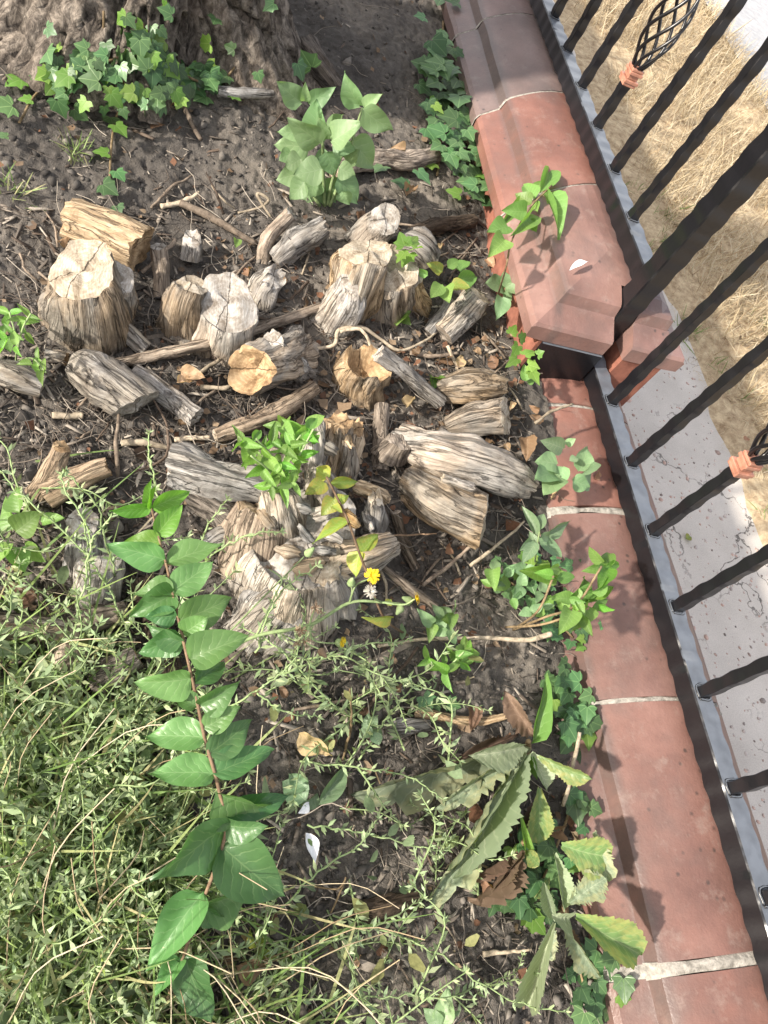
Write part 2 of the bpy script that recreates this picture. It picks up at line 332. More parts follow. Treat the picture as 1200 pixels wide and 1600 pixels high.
def m_pavement():
    t = NT('pavement'); co = t.geo().outputs['Position']
    a = t.noise(co, 5, 5, 0.6); b = t.noise(co, 300, 3, 0.6)
    k = t.ramp(a, [(0.3, (0.42, 0.385, 0.35)), (0.7, (0.53, 0.49, 0.45))])
    k = t.mix(0.5, k, t.ramp(b, [(0.3, (0.6,) * 3), (0.6, (1,) * 3)]), 'MULTIPLY')
    v = t.n('TexVoronoi'); v.feature = 'DISTANCE_TO_EDGE'; v.inputs['Scale'].default_value = 2.6
    ds = t.n('VectorMath', operation='MULTIPLY_ADD'); nn = t.n('TexNoise'); nn.inputs['Scale'].default_value = 7; nn.inputs['Detail'].default_value = 5; t.l(co, nn.inputs['Vector'])
    t.l(nn.outputs['Color'], ds.inputs[0]); ds.inputs[1].default_value = (0.4, 0.4, 0.4); t.l(co, ds.inputs[2]); t.l(ds.outputs[0], v.inputs['Vector'])
    cr = t.math('MULTIPLY', t.ramp(v.outputs['Distance'], [(0.003, (1,) * 3), (0.010, (0,) * 3)]), t.ramp(t.noise(co, 2.0, 2), [(0.45, (0,) * 3), (0.55, (1,) * 3)]))
    k = t.mix(t.math('MULTIPLY', cr, 0.85), k, (0.035, 0.03, 0.026)); t.col(k); t.rough(0.85, 0.3); t.bump(t.math('SUBTRACT', t.math('MULTIPLY', b, 0.3), cr), 0.5, 0.004); return t.m

M = dict(
    soil=m_soil(),
    wood_grey=m_wood('weathered_grey_wood', (0.075, 0.062, 0.050), (0.245, 0.21, 0.172), (0.42, 0.375, 0.315), 0.6, (0.37, 0.35, 0.33)),
    wood_tan=m_wood('weathered_tan_wood', (0.085, 0.058, 0.036), (0.26, 0.19, 0.125), (0.44, 0.345, 0.245), 0.55, (0.34, 0.305, 0.26)),
    wood_brown=m_wood('brown_wood', (0.07, 0.052, 0.038), (0.20, 0.152, 0.112), (0.36, 0.29, 0.22), 0.6),
    wood_fresh=m_wood('pale_tan_wood', (0.16, 0.10, 0.05), (0.42, 0.29, 0.165), (0.60, 0.46, 0.30), 0.35),
    wood_dark=m_wood('dark_wood', (0.02, 0.015, 0.011), (0.068, 0.052, 0.04), (0.14, 0.108, 0.083), 0.6),
    cut_pale=m_cut('pale_cut_wood', (0.52, 0.465, 0.39), (0.41, 0.355, 0.28), (0.22, 0.175, 0.125)),
    cut_grey=m_cut('grey_cut_wood', (0.48, 0.455, 0.425), (0.375, 0.35, 0.32), (0.19, 0.165, 0.14)),
    cut_tan=m_cut('tan_cut_wood', (0.50, 0.365, 0.225), (0.37, 0.255, 0.145), (0.17, 0.105, 0.06)),
    twig=m_twig('grey_brown_twig', (0.055, 0.040, 0.030), (0.24, 0.19, 0.145)),
    twig_pale=m_twig('pale_twig', (0.15, 0.12, 0.085), (0.42, 0.35, 0.26)),
    twig_dark=m_twig('dark_twig', (0.022, 0.016, 0.012), (0.10, 0.073, 0.055)),
    terracotta=m_terracotta(), terracotta_brown=m_terracotta('brown_terracotta', 0.85, 0.62), terracotta_pale=m_terracotta('pale_terracotta', 1.30, 0.95),
    mortar=m_simple('mortar', (0.13, 0.12, 0.105), (0.36, 0.335, 0.30), 90, 0.95, 0.1, 0.8, 0.004),
    core=m_simple('wall_brick', (0.13, 0.05, 0.035), (0.27, 0.11, 0.075), 30),
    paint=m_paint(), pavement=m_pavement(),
    copper=m_simple('copper_paint', (0.20, 0.085, 0.055), (0.40, 0.19, 0.13), 60, 0.35, 0.5, 0.2),
    leaf=m_leaf('broad_green_leaf', (0.098, 0.20, 0.066), (0.20, 0.32, 0.14), var=0.25, spots=0.3, gloss=0.36),
    leaf_young=m_leaf('young_green_leaf', (0.115, 0.245, 0.038), (0.24, 0.38, 0.12), var=0.2, trans=0.4),
    leaf_dark=m_leaf('dark_green_leaf', (0.058, 0.132, 0.048), (0.14, 0.235, 0.10), var=0.25, gloss=0.36),
    lilac=m_leaf('blue_green_leaf', (0.15, 0.235, 0.115), (0.23, 0.32, 0.18), var=0.25, nv=5),
    bright=m_leaf('bright_green_leaf', (0.135, 0.235, 0.062), (0.24, 0.37, 0.13), var=0.3, trans=0.4),
    yellow_leaf=m_leaf('yellow_green_leaf', (0.20, 0.265, 0.048), (0.33, 0.39, 0.14), var=0.25, spots=0.3, edge=(0.32, 0.28, 0.06)),
    grey_leaf=m_leaf('grey_green_leaf', (0.125, 0.19, 0.105), (0.27, 0.33, 0.21), var=0.3, trans=0.25),
    ivy=m_leaf('ivy_leaf', (0.055, 0.112, 0.043), (0.15, 0.25, 0.10), pal=True, var=0.45, hue=0.04, trans=0.2, gloss=0.38),
    ivy_young=m_leaf('young_ivy_leaf', (0.13, 0.235, 0.045), (0.25, 0.35, 0.12), pal=True, var=0.3, trans=0.35),
    thistle=m_leaf('pale_thistle_leaf', (0.155, 0.195, 0.125), (0.30, 0.34, 0.24), var=0.25, trans=0.25, gloss=0.6, spots=0.5, nv=9, edge=(0.26, 0.27, 0.15)),
    thistle_pale=m_leaf('silvery_thistle_leaf', (0.20, 0.24, 0.155), (0.40, 0.43, 0.31), var=0.2, trans=0.25, gloss=0.6, spots=0.3, nv=9),
    thistle_yellow=m_leaf('yellowing_thistle_leaf', (0.125, 0.195, 0.07), (0.28, 0.34, 0.16), var=0.2, trans=0.3, spots=0.5, nv=8, edge=(0.27, 0.28, 0.10)),
    dead=m_leaf('dead_leaf', (0.165, 0.098, 0.058), (0.24, 0.16, 0.10), var=0.5, hue=0.03, trans=0.2, gloss=0.6, spots=0.7),
    dead_dark=m_leaf('withered_leaf', (0.12, 0.082, 0.055), (0.20, 0.145, 0.10), var=0.4, trans=0.15, gloss=0.7, spots=0.6),
    dead_pale=m_leaf('pale_dead_leaf', (0.34, 0.235, 0.14), (0.42, 0.31, 0.2), var=0.3, trans=0.25, gloss=0.6, spots=0.5),
    stem_red=m_twig('reddish_stem', (0.10, 0.060, 0.038), (0.22, 0.150, 0.095)),
    stem_green=m_twig('green_stem', (0.13, 0.185, 0.075), (0.26, 0.33, 0.16)),
    stem_brown=m_twig('brown_stem', (0.10, 0.07, 0.035), (0.26, 0.19, 0.11)),
    knot=m_leaf('knotgrass_leaf', (0.245, 0.305, 0.165), (0.34, 0.38, 0.24), var=0.45, hue=0.05, trans=0.3, island=True),
    grass=m_island('grass_blade', [(0.13, 0.215, 0.06), (0.19, 0.28, 0.09), (0.26, 0.32, 0.13), (0.42, 0.37, 0.20), (0.15, 0.24, 0.07), (0.22, 0.30, 0.10)], 0.55, 0.3),
    weedleaf=m_island('weed_leaf', [(0.15, 0.22, 0.10), (0.20, 0.27, 0.14), (0.26, 0.32, 0.19), (0.12, 0.19, 0.07), (0.25, 0.25, 0.10)], 0.55, 0.3),
    straw=m_island('straw_blade', [(0.50, 0.40, 0.25), (0.60, 0.50, 0.34), (0.68, 0.60, 0.45), (0.54, 0.44, 0.28), (0.34, 0.24, 0.14), (0.62, 0.52, 0.36)], 0.7, 0.3),
    verge=m_simple('straw_ground', (0.22, 0.155, 0.095), (0.50, 0.40, 0.265), 30, 0.95, 0.1, 0.8, 0.01),
    road=m_simple('road_asphalt', (0.27, 0.27, 0.28), (0.38, 0.38, 0.39), 25, 0.8, 0.3),
    chip=m_island('litter_chip', [(0.06, 0.051, 0.044), (0.12, 0.10, 0.083), (0.23, 0.195, 0.16), (0.38, 0.335, 0.28), (0.11, 0.08, 0.06), (0.07, 0.06, 0.052)]),
    clod=m_island('soil_clod', [(0.07, 0.063, 0.057), (0.125, 0.112, 0.10), (0.19, 0.168, 0.145), (0.05, 0.045, 0.041)], 0.95),
    leafbit=m_island('leaf_litter', [(0.12, 0.075, 0.047), (0.20, 0.135, 0.085), (0.28, 0.205, 0.135), (0.08, 0.05, 0.035), (0.17, 0.085, 0.05)], 0.7, 0.15),
    stone=m_island('pink_stone', [(0.52, 0.40, 0.36), (0.40, 0.36, 0.34), (0.62, 0.54, 0.50), (0.16, 0.14, 0.13), (0.50, 0.36, 0.31)], 0.8),
    petal=m_island('yellow_petal', [(0.80, 0.58, 0.02), (0.88, 0.68, 0.04)], 0.6, 0.3),
    fluff=m_island('white_fluff', [(0.62, 0.59, 0.53), (0.45, 0.42, 0.36)], 0.9, 0.3),
    seed=m_island('brown_seed_head', [(0.28, 0.19, 0.12), (0.42, 0.33, 0.24), (0.20, 0.13, 0.08)], 0.9, 0.2),
    feather=m_simple('white_feather', (0.70, 0.70, 0.72), (0.85, 0.85, 0.86), 200, 0.6, 0.3, 0.2, 0.001),
)
def m_bark():
    t = NT('tree_bark'); co = t.geo().outputs['Position']
    a = t.noise(t.map(co, (60, 60, 34)), 1.0, 6, 0.7, 0.8); b = t.noise(co, 220, 4, 0.7); g = t.noise(co, 3.0, 3)
    c = t.ramp(a, [(0.32, (0.022, 0.018, 0.015)), (0.48, (0.12, 0.10, 0.083)), (0.66, (0.31, 0.265, 0.22))])
    c = t.mix(t.math('MULTIPLY', t.ramp(g, [(0.52, (0,) * 3), (0.68, (1,) * 3)]), 0.35), c, (0.24, 0.17, 0.115))
    c = t.mix(0.5, c, t.ramp(b, [(0.3, (0.35,) * 3), (0.6, (1,) * 3)]), 'MULTIPLY'); t.col(c); t.rough(0.9, 0.2)
    t.bump(t.math('ADD', a, t.math('MULTIPLY', b, 0.3)), 1.0, 0.008); return t.m
M['bark'] = m_bark()

# ------------------------------------------------------------------ the setting: soil
WX0, WX1, WMID = 0.742, 1.098, 0.92          # the wall's coping, inner and outer edge
STEP = 0.186                                  # how much the far wall section stands higher
MOUNDS = []                                   # (x, y, amplitude, radius)
def base_z(x, y):
    x = np.asarray(x, float); y = np.asarray(y, float)
    z = 0.07 * np.clip(y, -1.0, 3.2)
    z = z + 0.02 * fbm(x * 2.4 + 3, y * 2.4, o=2, s=5)
    for (mx, my, a, r) in MOUNDS:
        z = z + a * np.exp(-((x - mx) ** 2 + (y - my) ** 2) / (r * r))
    return z
def soil_z(x, y, fine=True):
    z = base_z(x, y)
    if fine:
        z = z + 0.006 * fbm(np.asarray(x) * 18, np.asarray(y) * 18, o=3, s=9)
        c = np.abs(fbm(np.asarray(x) * 60, np.asarray(y) * 60, o=2, s=23)); z = z + 0.0042 * (0.5 - c) * 1.6
        z = z + 0.0013 * vnoise(np.asarray(x) * 190, np.asarray(y) * 190, s=31)
    return z
def G(u, v, h=0.0):              # a point h above the soil seen at a place of the photograph
    z = 0.07
    for _ in range(8):
        p = P(u, v, z + h); z = float(soil_z(p[0], p[1], False))
    return P(u, v, z + h)
for (u, v, a, r) in [(470, 800, 0.035, 0.13), (590, 430, 0.02, 0.10), (650, 850, -0.045, 0.06), (300, 945, -0.03, 0.08), (560, 1060, -0.012, 0.10),
                     (240, 120, 0.05, 0.30), (330, 500, 0.012, 0.08), (720, 740, 0.012, 0.1), (120, 950, -0.02, 0.1), (200, 830, -0.015, 0.06)]:
    p = P(u, v, 0.07); MOUNDS.append((p[0], p[1], a, r))
def grid_sheet(xs, ys, zf):
    X, Y = np.meshgrid(xs, ys); Z = zf(X, Y)
    V = np.stack([X, Y, Z], -1).reshape(-1, 3); nx, ny = len(xs), len(ys)
    i = np.arange(nx - 1)[None] + np.arange(ny - 1)[:, None] * nx; i = i.ravel()
    return V, np.stack([i, i + 1, i + nx + 1, i + nx], 1)
xs = np.concatenate([np.linspace(-3.5, -0.65, 40)[:-1], np.arange(-0.65, 0.83, 0.0042)])
ys = np.concatenate([np.linspace(-3.0, -0.3, 30)[:-1], np.arange(-0.3, 2.4, 0.0046), np.linspace(2.4, 6, 60)])
V, Q = grid_sheet(xs, ys, soil_z)
soil = mk('soil', V, Q, M['soil'], base=(0, 0, 0)); tag(soil, kind='structure')
BV = [BVHTree.FromPolygons([tuple(p) for p in V[::1]], [tuple(q) for q in Q.tolist()])] if False else []
PAVE = -0.40
VX, RX = 1.925, 3.32
V, Q = grid_sheet(np.linspace(1.02, VX + 0.05, 8), np.linspace(-4, 14, 60), lambda x, y: PAVE + 0 * x)
tag(mk('pavement', V, Q, M['pavement'], base=(1, 0, PAVE)), kind='structure')
V, Q = grid_sheet(np.linspace(VX, RX + 0.05, 40), np.linspace(-4, 14, 260), lambda x, y: PAVE + 0.012 + 0.012 * fbm(x * 5, y * 5, o=3, s=3) - 0.02 * np.clip(1 - (x - VX) / 0.06, 0, 1))
tag(mk('verge_ground', V, Q, M['verge'], base=(2, 0, PAVE)), kind='structure')
V, Q = grid_sheet(np.linspace(RX, 40, 10), np.linspace(-40, 60, 10), lambda x, y: PAVE + 0.02 + 0 * x)
tag(mk('road', V, Q, M['road'], base=(4, 0, PAVE)), kind='structure')
V, Q = grid_sheet(np.linspace(-60, 60, 8), np.linspace(-60, 80, 8), lambda x, y: PAVE - 0.08 + 0 * x)
tag(mk('ground', V, Q, M['verge'], base=(0, 0, PAVE)), kind='structure')

# ------------------------------------------------------------------ garden wall
def coping_profile():
    inner = [(0.778, -0.022), (WX0, -0.020), (WX0 - 0.002, 0.004), (WX0 + 0.004, 0.014), (0.784, 0.031), (0.788, 0.034), (0.7935, 0.055), (0.800, 0.0605)]
    arc = [(0.800 + (WMID - 0.800) * t, 0.0605 + 0.028 * math.sin(t * math.pi / 2) ** 0.9) for t in (0.2, 0.4, 0.6, 0.8, 1.0)]
    half = inner + arc
    return half + [(2 * WMID - x, z) for x, z in half[::-1][1:]]
PROF = np.array(coping_profile())
def coping_z(x):
    a = PROF[1:]; return float(np.interp(x, a[:, 0], a[:, 1]))
wall = empty('garden_wall', (WMID, 1.0, PAVE), 'low terracotta-coped wall stepping up beside the black railing', 'wall')
def coping(y0, y1, dz, shear=0.0, mitre=False, mat='terracotta'):
    ny = max(3, int((y1 - y0) / 0.02)); nv = len(PROF); V = []; Fc = []
    ts = np.linspace(0, 1, ny)
    for t in ts:
        for (x, z) in PROF:
            sh = shear * (x - WX0) / 0.16
            y = (y0 + (0 if mitre else sh)) * (1 - t) + (y1 + sh) * t
            zz = z
            if mitre:                       # the moulding returns round the end
                d = (y - y0); zr = float(np.interp(min(WX0 + d, WMID), PROF[1:, 0], PROF[1:, 1])); zz = min(z, zr) if z > -0.015 else z
            w = 0.0012 * float(vnoise(np.array(x * 30), np.array(y * 14), s=4))
            V.append((x + w, y, zz + dz + w))
    if mitre:
        V = []; NX = (XR_ - 0.0235, XR_ + 0.0235); ND = 0.090
        ts2 = sorted(set([0.0] + [p[0] - WX0 for p in PROF[3:13]] + [ND, ND + 0.0005] + list(np.linspace(0.18, y1 - y0, 8)))); ny = len(ts2)
        ex = [(x, float(np.interp(x, PROF[3:-3, 0], PROF[3:-3, 1]))) for x in (NX[0], NX[0] + 0.0005, NX[1] - 0.0005, NX[1])]
        pr = list(map(tuple, PROF[:1])) + list(map(tuple, PROF[1:3])) + sorted(list(map(tuple, PROF[3:-3])) + ex) + list(map(tuple, PROF[-3:-1])) + list(map(tuple, PROF[-1:])); pr = [p for p in pr if not (NX[0] + 0.0005 < p[0] < NX[1] - 0.0005)]; nv = len(pr)
        for d in ts2:
            for (x, z) in pr:
                sh = shear * (x - WX0) / 0.16 * (d / (y1 - y0)) ** 3
                zr = float(np.interp(min(WX0 + d, WMID), np.concatenate([[WX0], PROF[3:13, 0]]), np.concatenate([[0.008], PROF[3:13, 1]]))); zz = min(z, zr) if z > -0.012 else z
                V.append((x, y0 + d + sh, zz + dz))
        cut = lambda i, j: ts2[i + 1] <= ND + 1e-6 and pr[j][0] >= NX[0] + 0.0004 and pr[j + 1][0] <= NX[1] - 0.0004
        kl = [q for q in range(nv) if pr[q][0] <= NX[0] + 1e-6]; kr = [q for q in range(nv) if pr[q][0] >= NX[1] - 1e-6]; V = [tuple(p) for p in V]
        for i in range(ny - 1):
            for j in range(nv - 1):
                if not cut(i, j): a = i * nv + j; Fc.append((a, a + 1, a + nv + 1, a + nv))
        zb = STEP - 0.022
        for xa in NX:                       # sides and back of the post notch
            col_ = [i * nv + [q for q in range(nv) if abs(pr[q][0] - xa) < 1e-6][0] for i in range(ny) if ts2[i] <= ND + 1e-6]; k0 = len(V)
            for c_ in col_: V.append((V[c_][0], V[c_][1], zb))
            for q in range(len(col_) - 1): Fc.append((col_[q], col_[q + 1], k0 + q + 1, k0 + q))
        k0 = len(V); V += [(NX[0], y0 + ND, zb), (NX[1], y0 + ND, zb), (NX[1], y0 + ND, zb + 0.08), (NX[0], y0 + ND, zb + 0.08)]; Fc.append((k0, k0 + 1, k0 + 2, k0 + 3))
        k0 = len(V); V += [(NX[0], y0, zb), (NX[1], y0, zb)]
        Fc.append(tuple(kl + [k0])[::-1]); Fc.append(tuple([k0 + 1] + kr)[::-1])
        o = mk('coping_stone', V, Fc, M[mat], wall, base=(WMID, y0, dz)); o.data.polygons.foreach_set('use_smooth', np.zeros(len(o.data.polygons), bool)); return o
    for i in range(ny - 1):
        for j in range(nv - 1):
            a = i * nv + j; Fc.append((a, a + 1, a + nv + 1, a + nv))
        a = i * nv; Fc.append((a + nv - 1, a, a + nv, a + 2 * nv - 1))
    Fc.append(tuple(range(nv))[::-1]); Fc.append(tuple(range((ny - 1) * nv, ny * nv)))
    o = mk('coping_stone', V, Fc, M[mat], wall, base=(WMID, y0, dz))
    for p in o.data.polygons: p.use_smooth = not mitre
    if not mitre: o.data.set_sharp_from_angle(angle=math.radians(28))
    return o
def joint(y, dz, shear=0.0, w=0.008, gap=None, bulge=0.0, part=None):
    V = []; Fc = []; pr = PROF[1:-1]; nv = len(pr); rows = 3
    for r in range(rows):
        for (x, z) in pr:
            sh = shear * (x - WX0) / 0.16; ww = w * (0.75 + 0.5 * float(vnoise(np.array(x * 45.0), np.array(y * 9 + 3), s=6)))
            k = (bulge if r == 1 else 0.0) - (0.0035 if r != 1 else 0.0012) + 0.0010 * float(vnoise(np.array(x * 120.0), np.array(y * 10 + r)))
            V.append((x - (0.003 if x < WMID else -0.003) * (1 if k < 0 else 0), y + sh + (r - 1) * ww / 2, z + dz + k))
    for r in range(rows - 1):
        for j in range(nv - 1):
            a = r * nv + j; Fc.append((a, a + 1, a + nv + 1, a + nv))
    mk('mortar_joint', V, Fc, M['mortar'], wall)
LOWER = [(-1.5, -1.10), (-1.09, -0.755), (-0.745, -0.41), (-0.405, -0.065), (-0.048, 0.297), (0.305, 0.637), (0.653, 0.875), (0.884, 0.955)]
for i, (a, b) in enumerate(LOWER): coping(a, b, 0.0)
for y, w, bu in [(-1.095, .012, 0), (-0.75, .012, 0), (-0.4075, .008, 0), (-0.0565, .023, .003), (0.301, .0115, .001), (0.645, .021, .003), (0.8795, .012, .001)]: joint(y, 0.0, 0.0, w, bulge=bu)
coping(0.948, 1.245, STEP, 0.06, True, 'terracotta_pale')
UP = [1.25 + 0.32 * i for i in range(9)]
for i in range(8):
    coping(UP[i], UP[i + 1] - 0.006, STEP, 0.06, mat='terracotta' if i < 1 else 'terracotta_brown'); joint(UP[i] - 0.003, STEP, 0.06, 0.0085, bulge=0.0015)
V, Fc = join([box(0.775, 1.065, -1.5, 0.95, PAVE - 0.05, -0.018), box(0.775, 1.065, 1.036, 3.85, PAVE - 0.05, STEP - 0.018), box(0.775, 0.915, 0.95, 1.036, PAVE - 0.05, STEP - 0.02), box(0.968, 1.065, 0.95, 1.036, PAVE - 0.05, STEP - 0.02)])
mk('wall_body', V, Fc, M['core'], wall, smooth=False)
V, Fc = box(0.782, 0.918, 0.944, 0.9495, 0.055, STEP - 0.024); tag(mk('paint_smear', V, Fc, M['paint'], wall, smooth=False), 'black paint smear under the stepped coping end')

# ------------------------------------------------------------------ railing
rail = empty('metal_railing', (0.941, 1.0, 0.09), 'black hammered metal railing with copper collars along the terracotta wall', 'railing')
def hammered(p0, p1, s, sx=None, period=0.043, amp=0.0008, step=0.006):
    p0 = np.array(p0, float); p1 = np.array(p1, float); L = np.linalg.norm(p1 - p0); n = max(4, int(L / step)); t = np.linspace(0, 1, n)
    d = (p1 - p0) / L; a = np.array([1.0, 0, 0]); a -= d * (a @ d); a = norm(a); b = np.cross(d, a); sx = sx or s
    ring = []; bev = 0.12; base = [(-1, -1 + bev), (-1, 1 - bev), (-1 + bev, 1), (1 - bev, 1), (1, 1 - bev), (1, -1 + bev), (1 - bev, -1), (-1 + bev, -1)]
    V = []; ph = random.uniform(0, 6)
    for k in t:
        q = p0 + d * L * k
        for j, (x, y) in enumerate(base):
            w = amp * math.sin(k * L / period * 2 * math.pi + ph + 0.8 * math.sin(k * L * 31 + j // 4)) + amp * 0.25 * random.uniform(-1, 1)
            V.append(q + a * (x * sx / 2 + w * np.sign(x)) + b * (y * s / 2 + w * np.sign(y)))
    Fc = []
    for i in range(n - 1):
        for j in range(8): Fc.append((i * 8 + j, i * 8 + (j + 1) % 8, i * 8 + 8 + (j + 1) % 8, i * 8 + 8 + j))
    Fc.append(tuple(range(8))[::-1]); Fc.append(tuple(range((n - 1) * 8, n * 8)))
    return np.array(V), Fc
XR, RS = 0.9415, 0.0365
ZL = 0.130 - RS / 2; ZU = 0.316 - RS / 2
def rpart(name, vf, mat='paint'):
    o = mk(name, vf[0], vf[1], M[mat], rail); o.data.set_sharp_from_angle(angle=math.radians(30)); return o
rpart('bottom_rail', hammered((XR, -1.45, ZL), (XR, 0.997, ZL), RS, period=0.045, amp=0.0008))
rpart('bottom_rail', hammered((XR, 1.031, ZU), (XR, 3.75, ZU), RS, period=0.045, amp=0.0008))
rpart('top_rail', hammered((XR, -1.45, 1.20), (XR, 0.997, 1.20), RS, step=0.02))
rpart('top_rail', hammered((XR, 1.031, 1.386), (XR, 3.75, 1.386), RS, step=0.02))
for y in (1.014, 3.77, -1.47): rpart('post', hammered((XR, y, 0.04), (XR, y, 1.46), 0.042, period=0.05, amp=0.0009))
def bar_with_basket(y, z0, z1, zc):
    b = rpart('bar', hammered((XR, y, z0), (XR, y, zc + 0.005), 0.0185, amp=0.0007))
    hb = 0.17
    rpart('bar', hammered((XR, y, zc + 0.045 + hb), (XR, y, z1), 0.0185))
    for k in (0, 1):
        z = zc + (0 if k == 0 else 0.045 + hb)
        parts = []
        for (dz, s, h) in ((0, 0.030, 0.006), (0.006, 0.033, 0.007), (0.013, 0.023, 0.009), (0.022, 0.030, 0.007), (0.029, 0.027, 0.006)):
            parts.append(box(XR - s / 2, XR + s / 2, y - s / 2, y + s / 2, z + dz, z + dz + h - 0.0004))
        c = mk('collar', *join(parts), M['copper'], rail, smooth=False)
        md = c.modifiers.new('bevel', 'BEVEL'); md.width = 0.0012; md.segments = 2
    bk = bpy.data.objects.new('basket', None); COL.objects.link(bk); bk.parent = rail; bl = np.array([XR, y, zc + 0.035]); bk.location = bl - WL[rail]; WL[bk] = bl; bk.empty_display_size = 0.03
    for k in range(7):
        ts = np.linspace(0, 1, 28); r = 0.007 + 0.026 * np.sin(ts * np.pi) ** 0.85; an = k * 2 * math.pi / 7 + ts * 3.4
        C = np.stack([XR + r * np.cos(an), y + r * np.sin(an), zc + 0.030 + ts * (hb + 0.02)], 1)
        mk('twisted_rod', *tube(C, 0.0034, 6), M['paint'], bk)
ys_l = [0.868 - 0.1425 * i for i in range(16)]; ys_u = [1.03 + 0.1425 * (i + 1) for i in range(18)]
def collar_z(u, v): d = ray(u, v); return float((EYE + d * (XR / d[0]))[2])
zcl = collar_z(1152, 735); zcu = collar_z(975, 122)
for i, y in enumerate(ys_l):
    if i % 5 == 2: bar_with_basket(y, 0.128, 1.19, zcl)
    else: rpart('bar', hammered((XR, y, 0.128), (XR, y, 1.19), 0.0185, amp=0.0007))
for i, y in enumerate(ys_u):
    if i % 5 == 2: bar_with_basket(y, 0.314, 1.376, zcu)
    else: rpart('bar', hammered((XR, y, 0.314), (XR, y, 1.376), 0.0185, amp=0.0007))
# weld beads where bars meet the rail
for y, z in [(y, 0.130) for y in ys_l[:8]] + [(y, 0.316) for y in ys_u[:8]]:
    C = np.array([[XR - .0105, y - .0105, z], [XR + .0105, y - .0105, z], [XR + .0105, y + .0105, z], [XR - .0105, y + .0105, z], [XR - .0105, y - .0095, z]])
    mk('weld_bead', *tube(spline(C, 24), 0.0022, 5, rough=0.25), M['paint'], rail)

# ------------------------------------------------------------------ old tree at the far end of the bed
tb = P(225, 75, 0.20); TX, TY, TR = float(tb[0]) - 0.02, float(tb[1]) + 0.26, 0.205
tree = empty('old_tree', (TX, TY, float(base_z(TX, TY)) - 0.02), 'thick rough-barked tree trunk with ivy creeping over its foot', 'tree')
def trunk_r(th, z, full=True):
    r = TR * (1.0 + 0.42 * np.exp(-np.maximum(z, -0.05) / 0.10)) * np.where(z > 0.3, 1 - 0.05 * (z - 0.3), 1.0)
    lob = 0.10 * np.cos(3 * th + 0.6) + 0.08 * np.cos(5 * th + 2.0) + 0.04 * np.cos(9 * th)
    r = r * (1 + lob * np.exp(-np.maximum(z, 0) / 0.35))
    if full:
        cx, cy = np.cos(th), np.sin(th)
        w = 0.25 * fbm(cx * 3, cy * 3, z * 3, o=2, s=41)
        rid = np.abs(fbm(cx * 5.5 + w, cy * 5.5 + w, z * 4.5, o=3, s=51)); r = r - 0.040 * np.exp(-(rid / 0.09) ** 2)
        r = r + 0.012 * fbm(cx * 13, cy * 13, z * 11, o=4, s=61) - 0.020 * np.exp(-(np.abs(fbm(cx * 11 + w, cy * 11, z * 7, o=2, s=71)) / 0.07) ** 2) + 0.004 * fbm(cx * 40, cy * 40, z * 60, o=2, s=81)
    return r
nth, zs = 260, np.concatenate([np.arange(-0.06, 0.7, 0.0065), np.linspace(0.72, 3.4, 60)])
TH, ZZ = np.meshgrid(np.linspace(0, 2 * np.pi, nth, endpoint=False), zs)
z0 = WL[tree][2] + 0.02
RR = trunk_r(TH, ZZ); Vt = np.stack([TX + RR * np.cos(TH) - 0.05 * ZZ, TY + RR * np.sin(TH), ZZ + z0], -1).reshape(-1, 3)
i = (np.arange(nth)[None] + np.arange(len(zs) - 1)[:, None] * nth).ravel(); j = ((np.arange(nth) + 1) % nth)[None] + np.arange(len(zs) - 1)[:, None] * nth; j = j.ravel()
Qt = np.stack([i, j, j + nth, i + nth], 1)
mk('trunk', Vt, Qt, M['bark'], tree)
top = np.array([TX - 0.17, TY, z0 + 3.35]); limbs = []; crown_pts = []
for k in range(7):
    a = k * 0.9 + 0.3; d = np.array([math.cos(a) * 0.6 - 0.75, math.sin(a) * 0.6 + 0.55, 1.1]); L = 1.5 + 0.25 * (k % 3)
    C = spline([top - [0, 0, .35], top + d * L * 0.4, top + d * L * 0.75 + [0, 0, 0.1], top + d * L], 12)
    o = mk('limb', *tube(C, np.linspace(0.11, 0.02, 12), 8), M['bark'], tree); crown_pts += list(C[4:])
cp = np.array(crown_pts); nl = 5000; idx = RNG.integers(0, len(cp), nl)
pos = cp[idx] + RNG.normal(0, 0.33, (nl, 3))
lv = np.array([[0, 0, 0], [0.3, 0.4, 0.03], [0, 1, -0.05], [-0.3, 0.4, 0.03]]); lq = np.array([[0, 1, 2, 3]])
V, Q = scatter(lv, lq, mats_from(pos, RNG.uniform(0, 6.28, nl), RNG.normal(-0.4, 0.6, nl), RNG.normal(0, 0.5, nl), RNG.uniform(0.07, 0.12, nl)))
tag(mk('crown', V, Q, M['grass'], tree), kind='stuff')

soil_bvh = BVHTree.FromPolygons([tuple(p) for p in np.array([v.co[:] for v in soil.data.vertices])[:, :]], [tuple(p.vertices) for p in soil.data.polygons]) if False else None
TB = BVHTree.FromPolygons([tuple(p) for p in Vt.tolist()], [tuple(q) for q in Qt.tolist()])
def hit(u, v, off=0.004):        # trunk or soil at a place of the photograph: point, normal
    d = ray(u, v); d = d / np.linalg.norm(d)
    loc, nrm, ix, dist = TB.ray_cast(Vector(EYE), Vector(d))
    p = G(u, v)
    if loc is not None and dist < np.linalg.norm(p - EYE):
        nn = np.array(nrm); nn = nn if nn @ d < 0 else -nn
        return np.array(loc) + nn * off, nn
    return p + np.array([0, 0, off]), np.array([0, 0, 1.0])

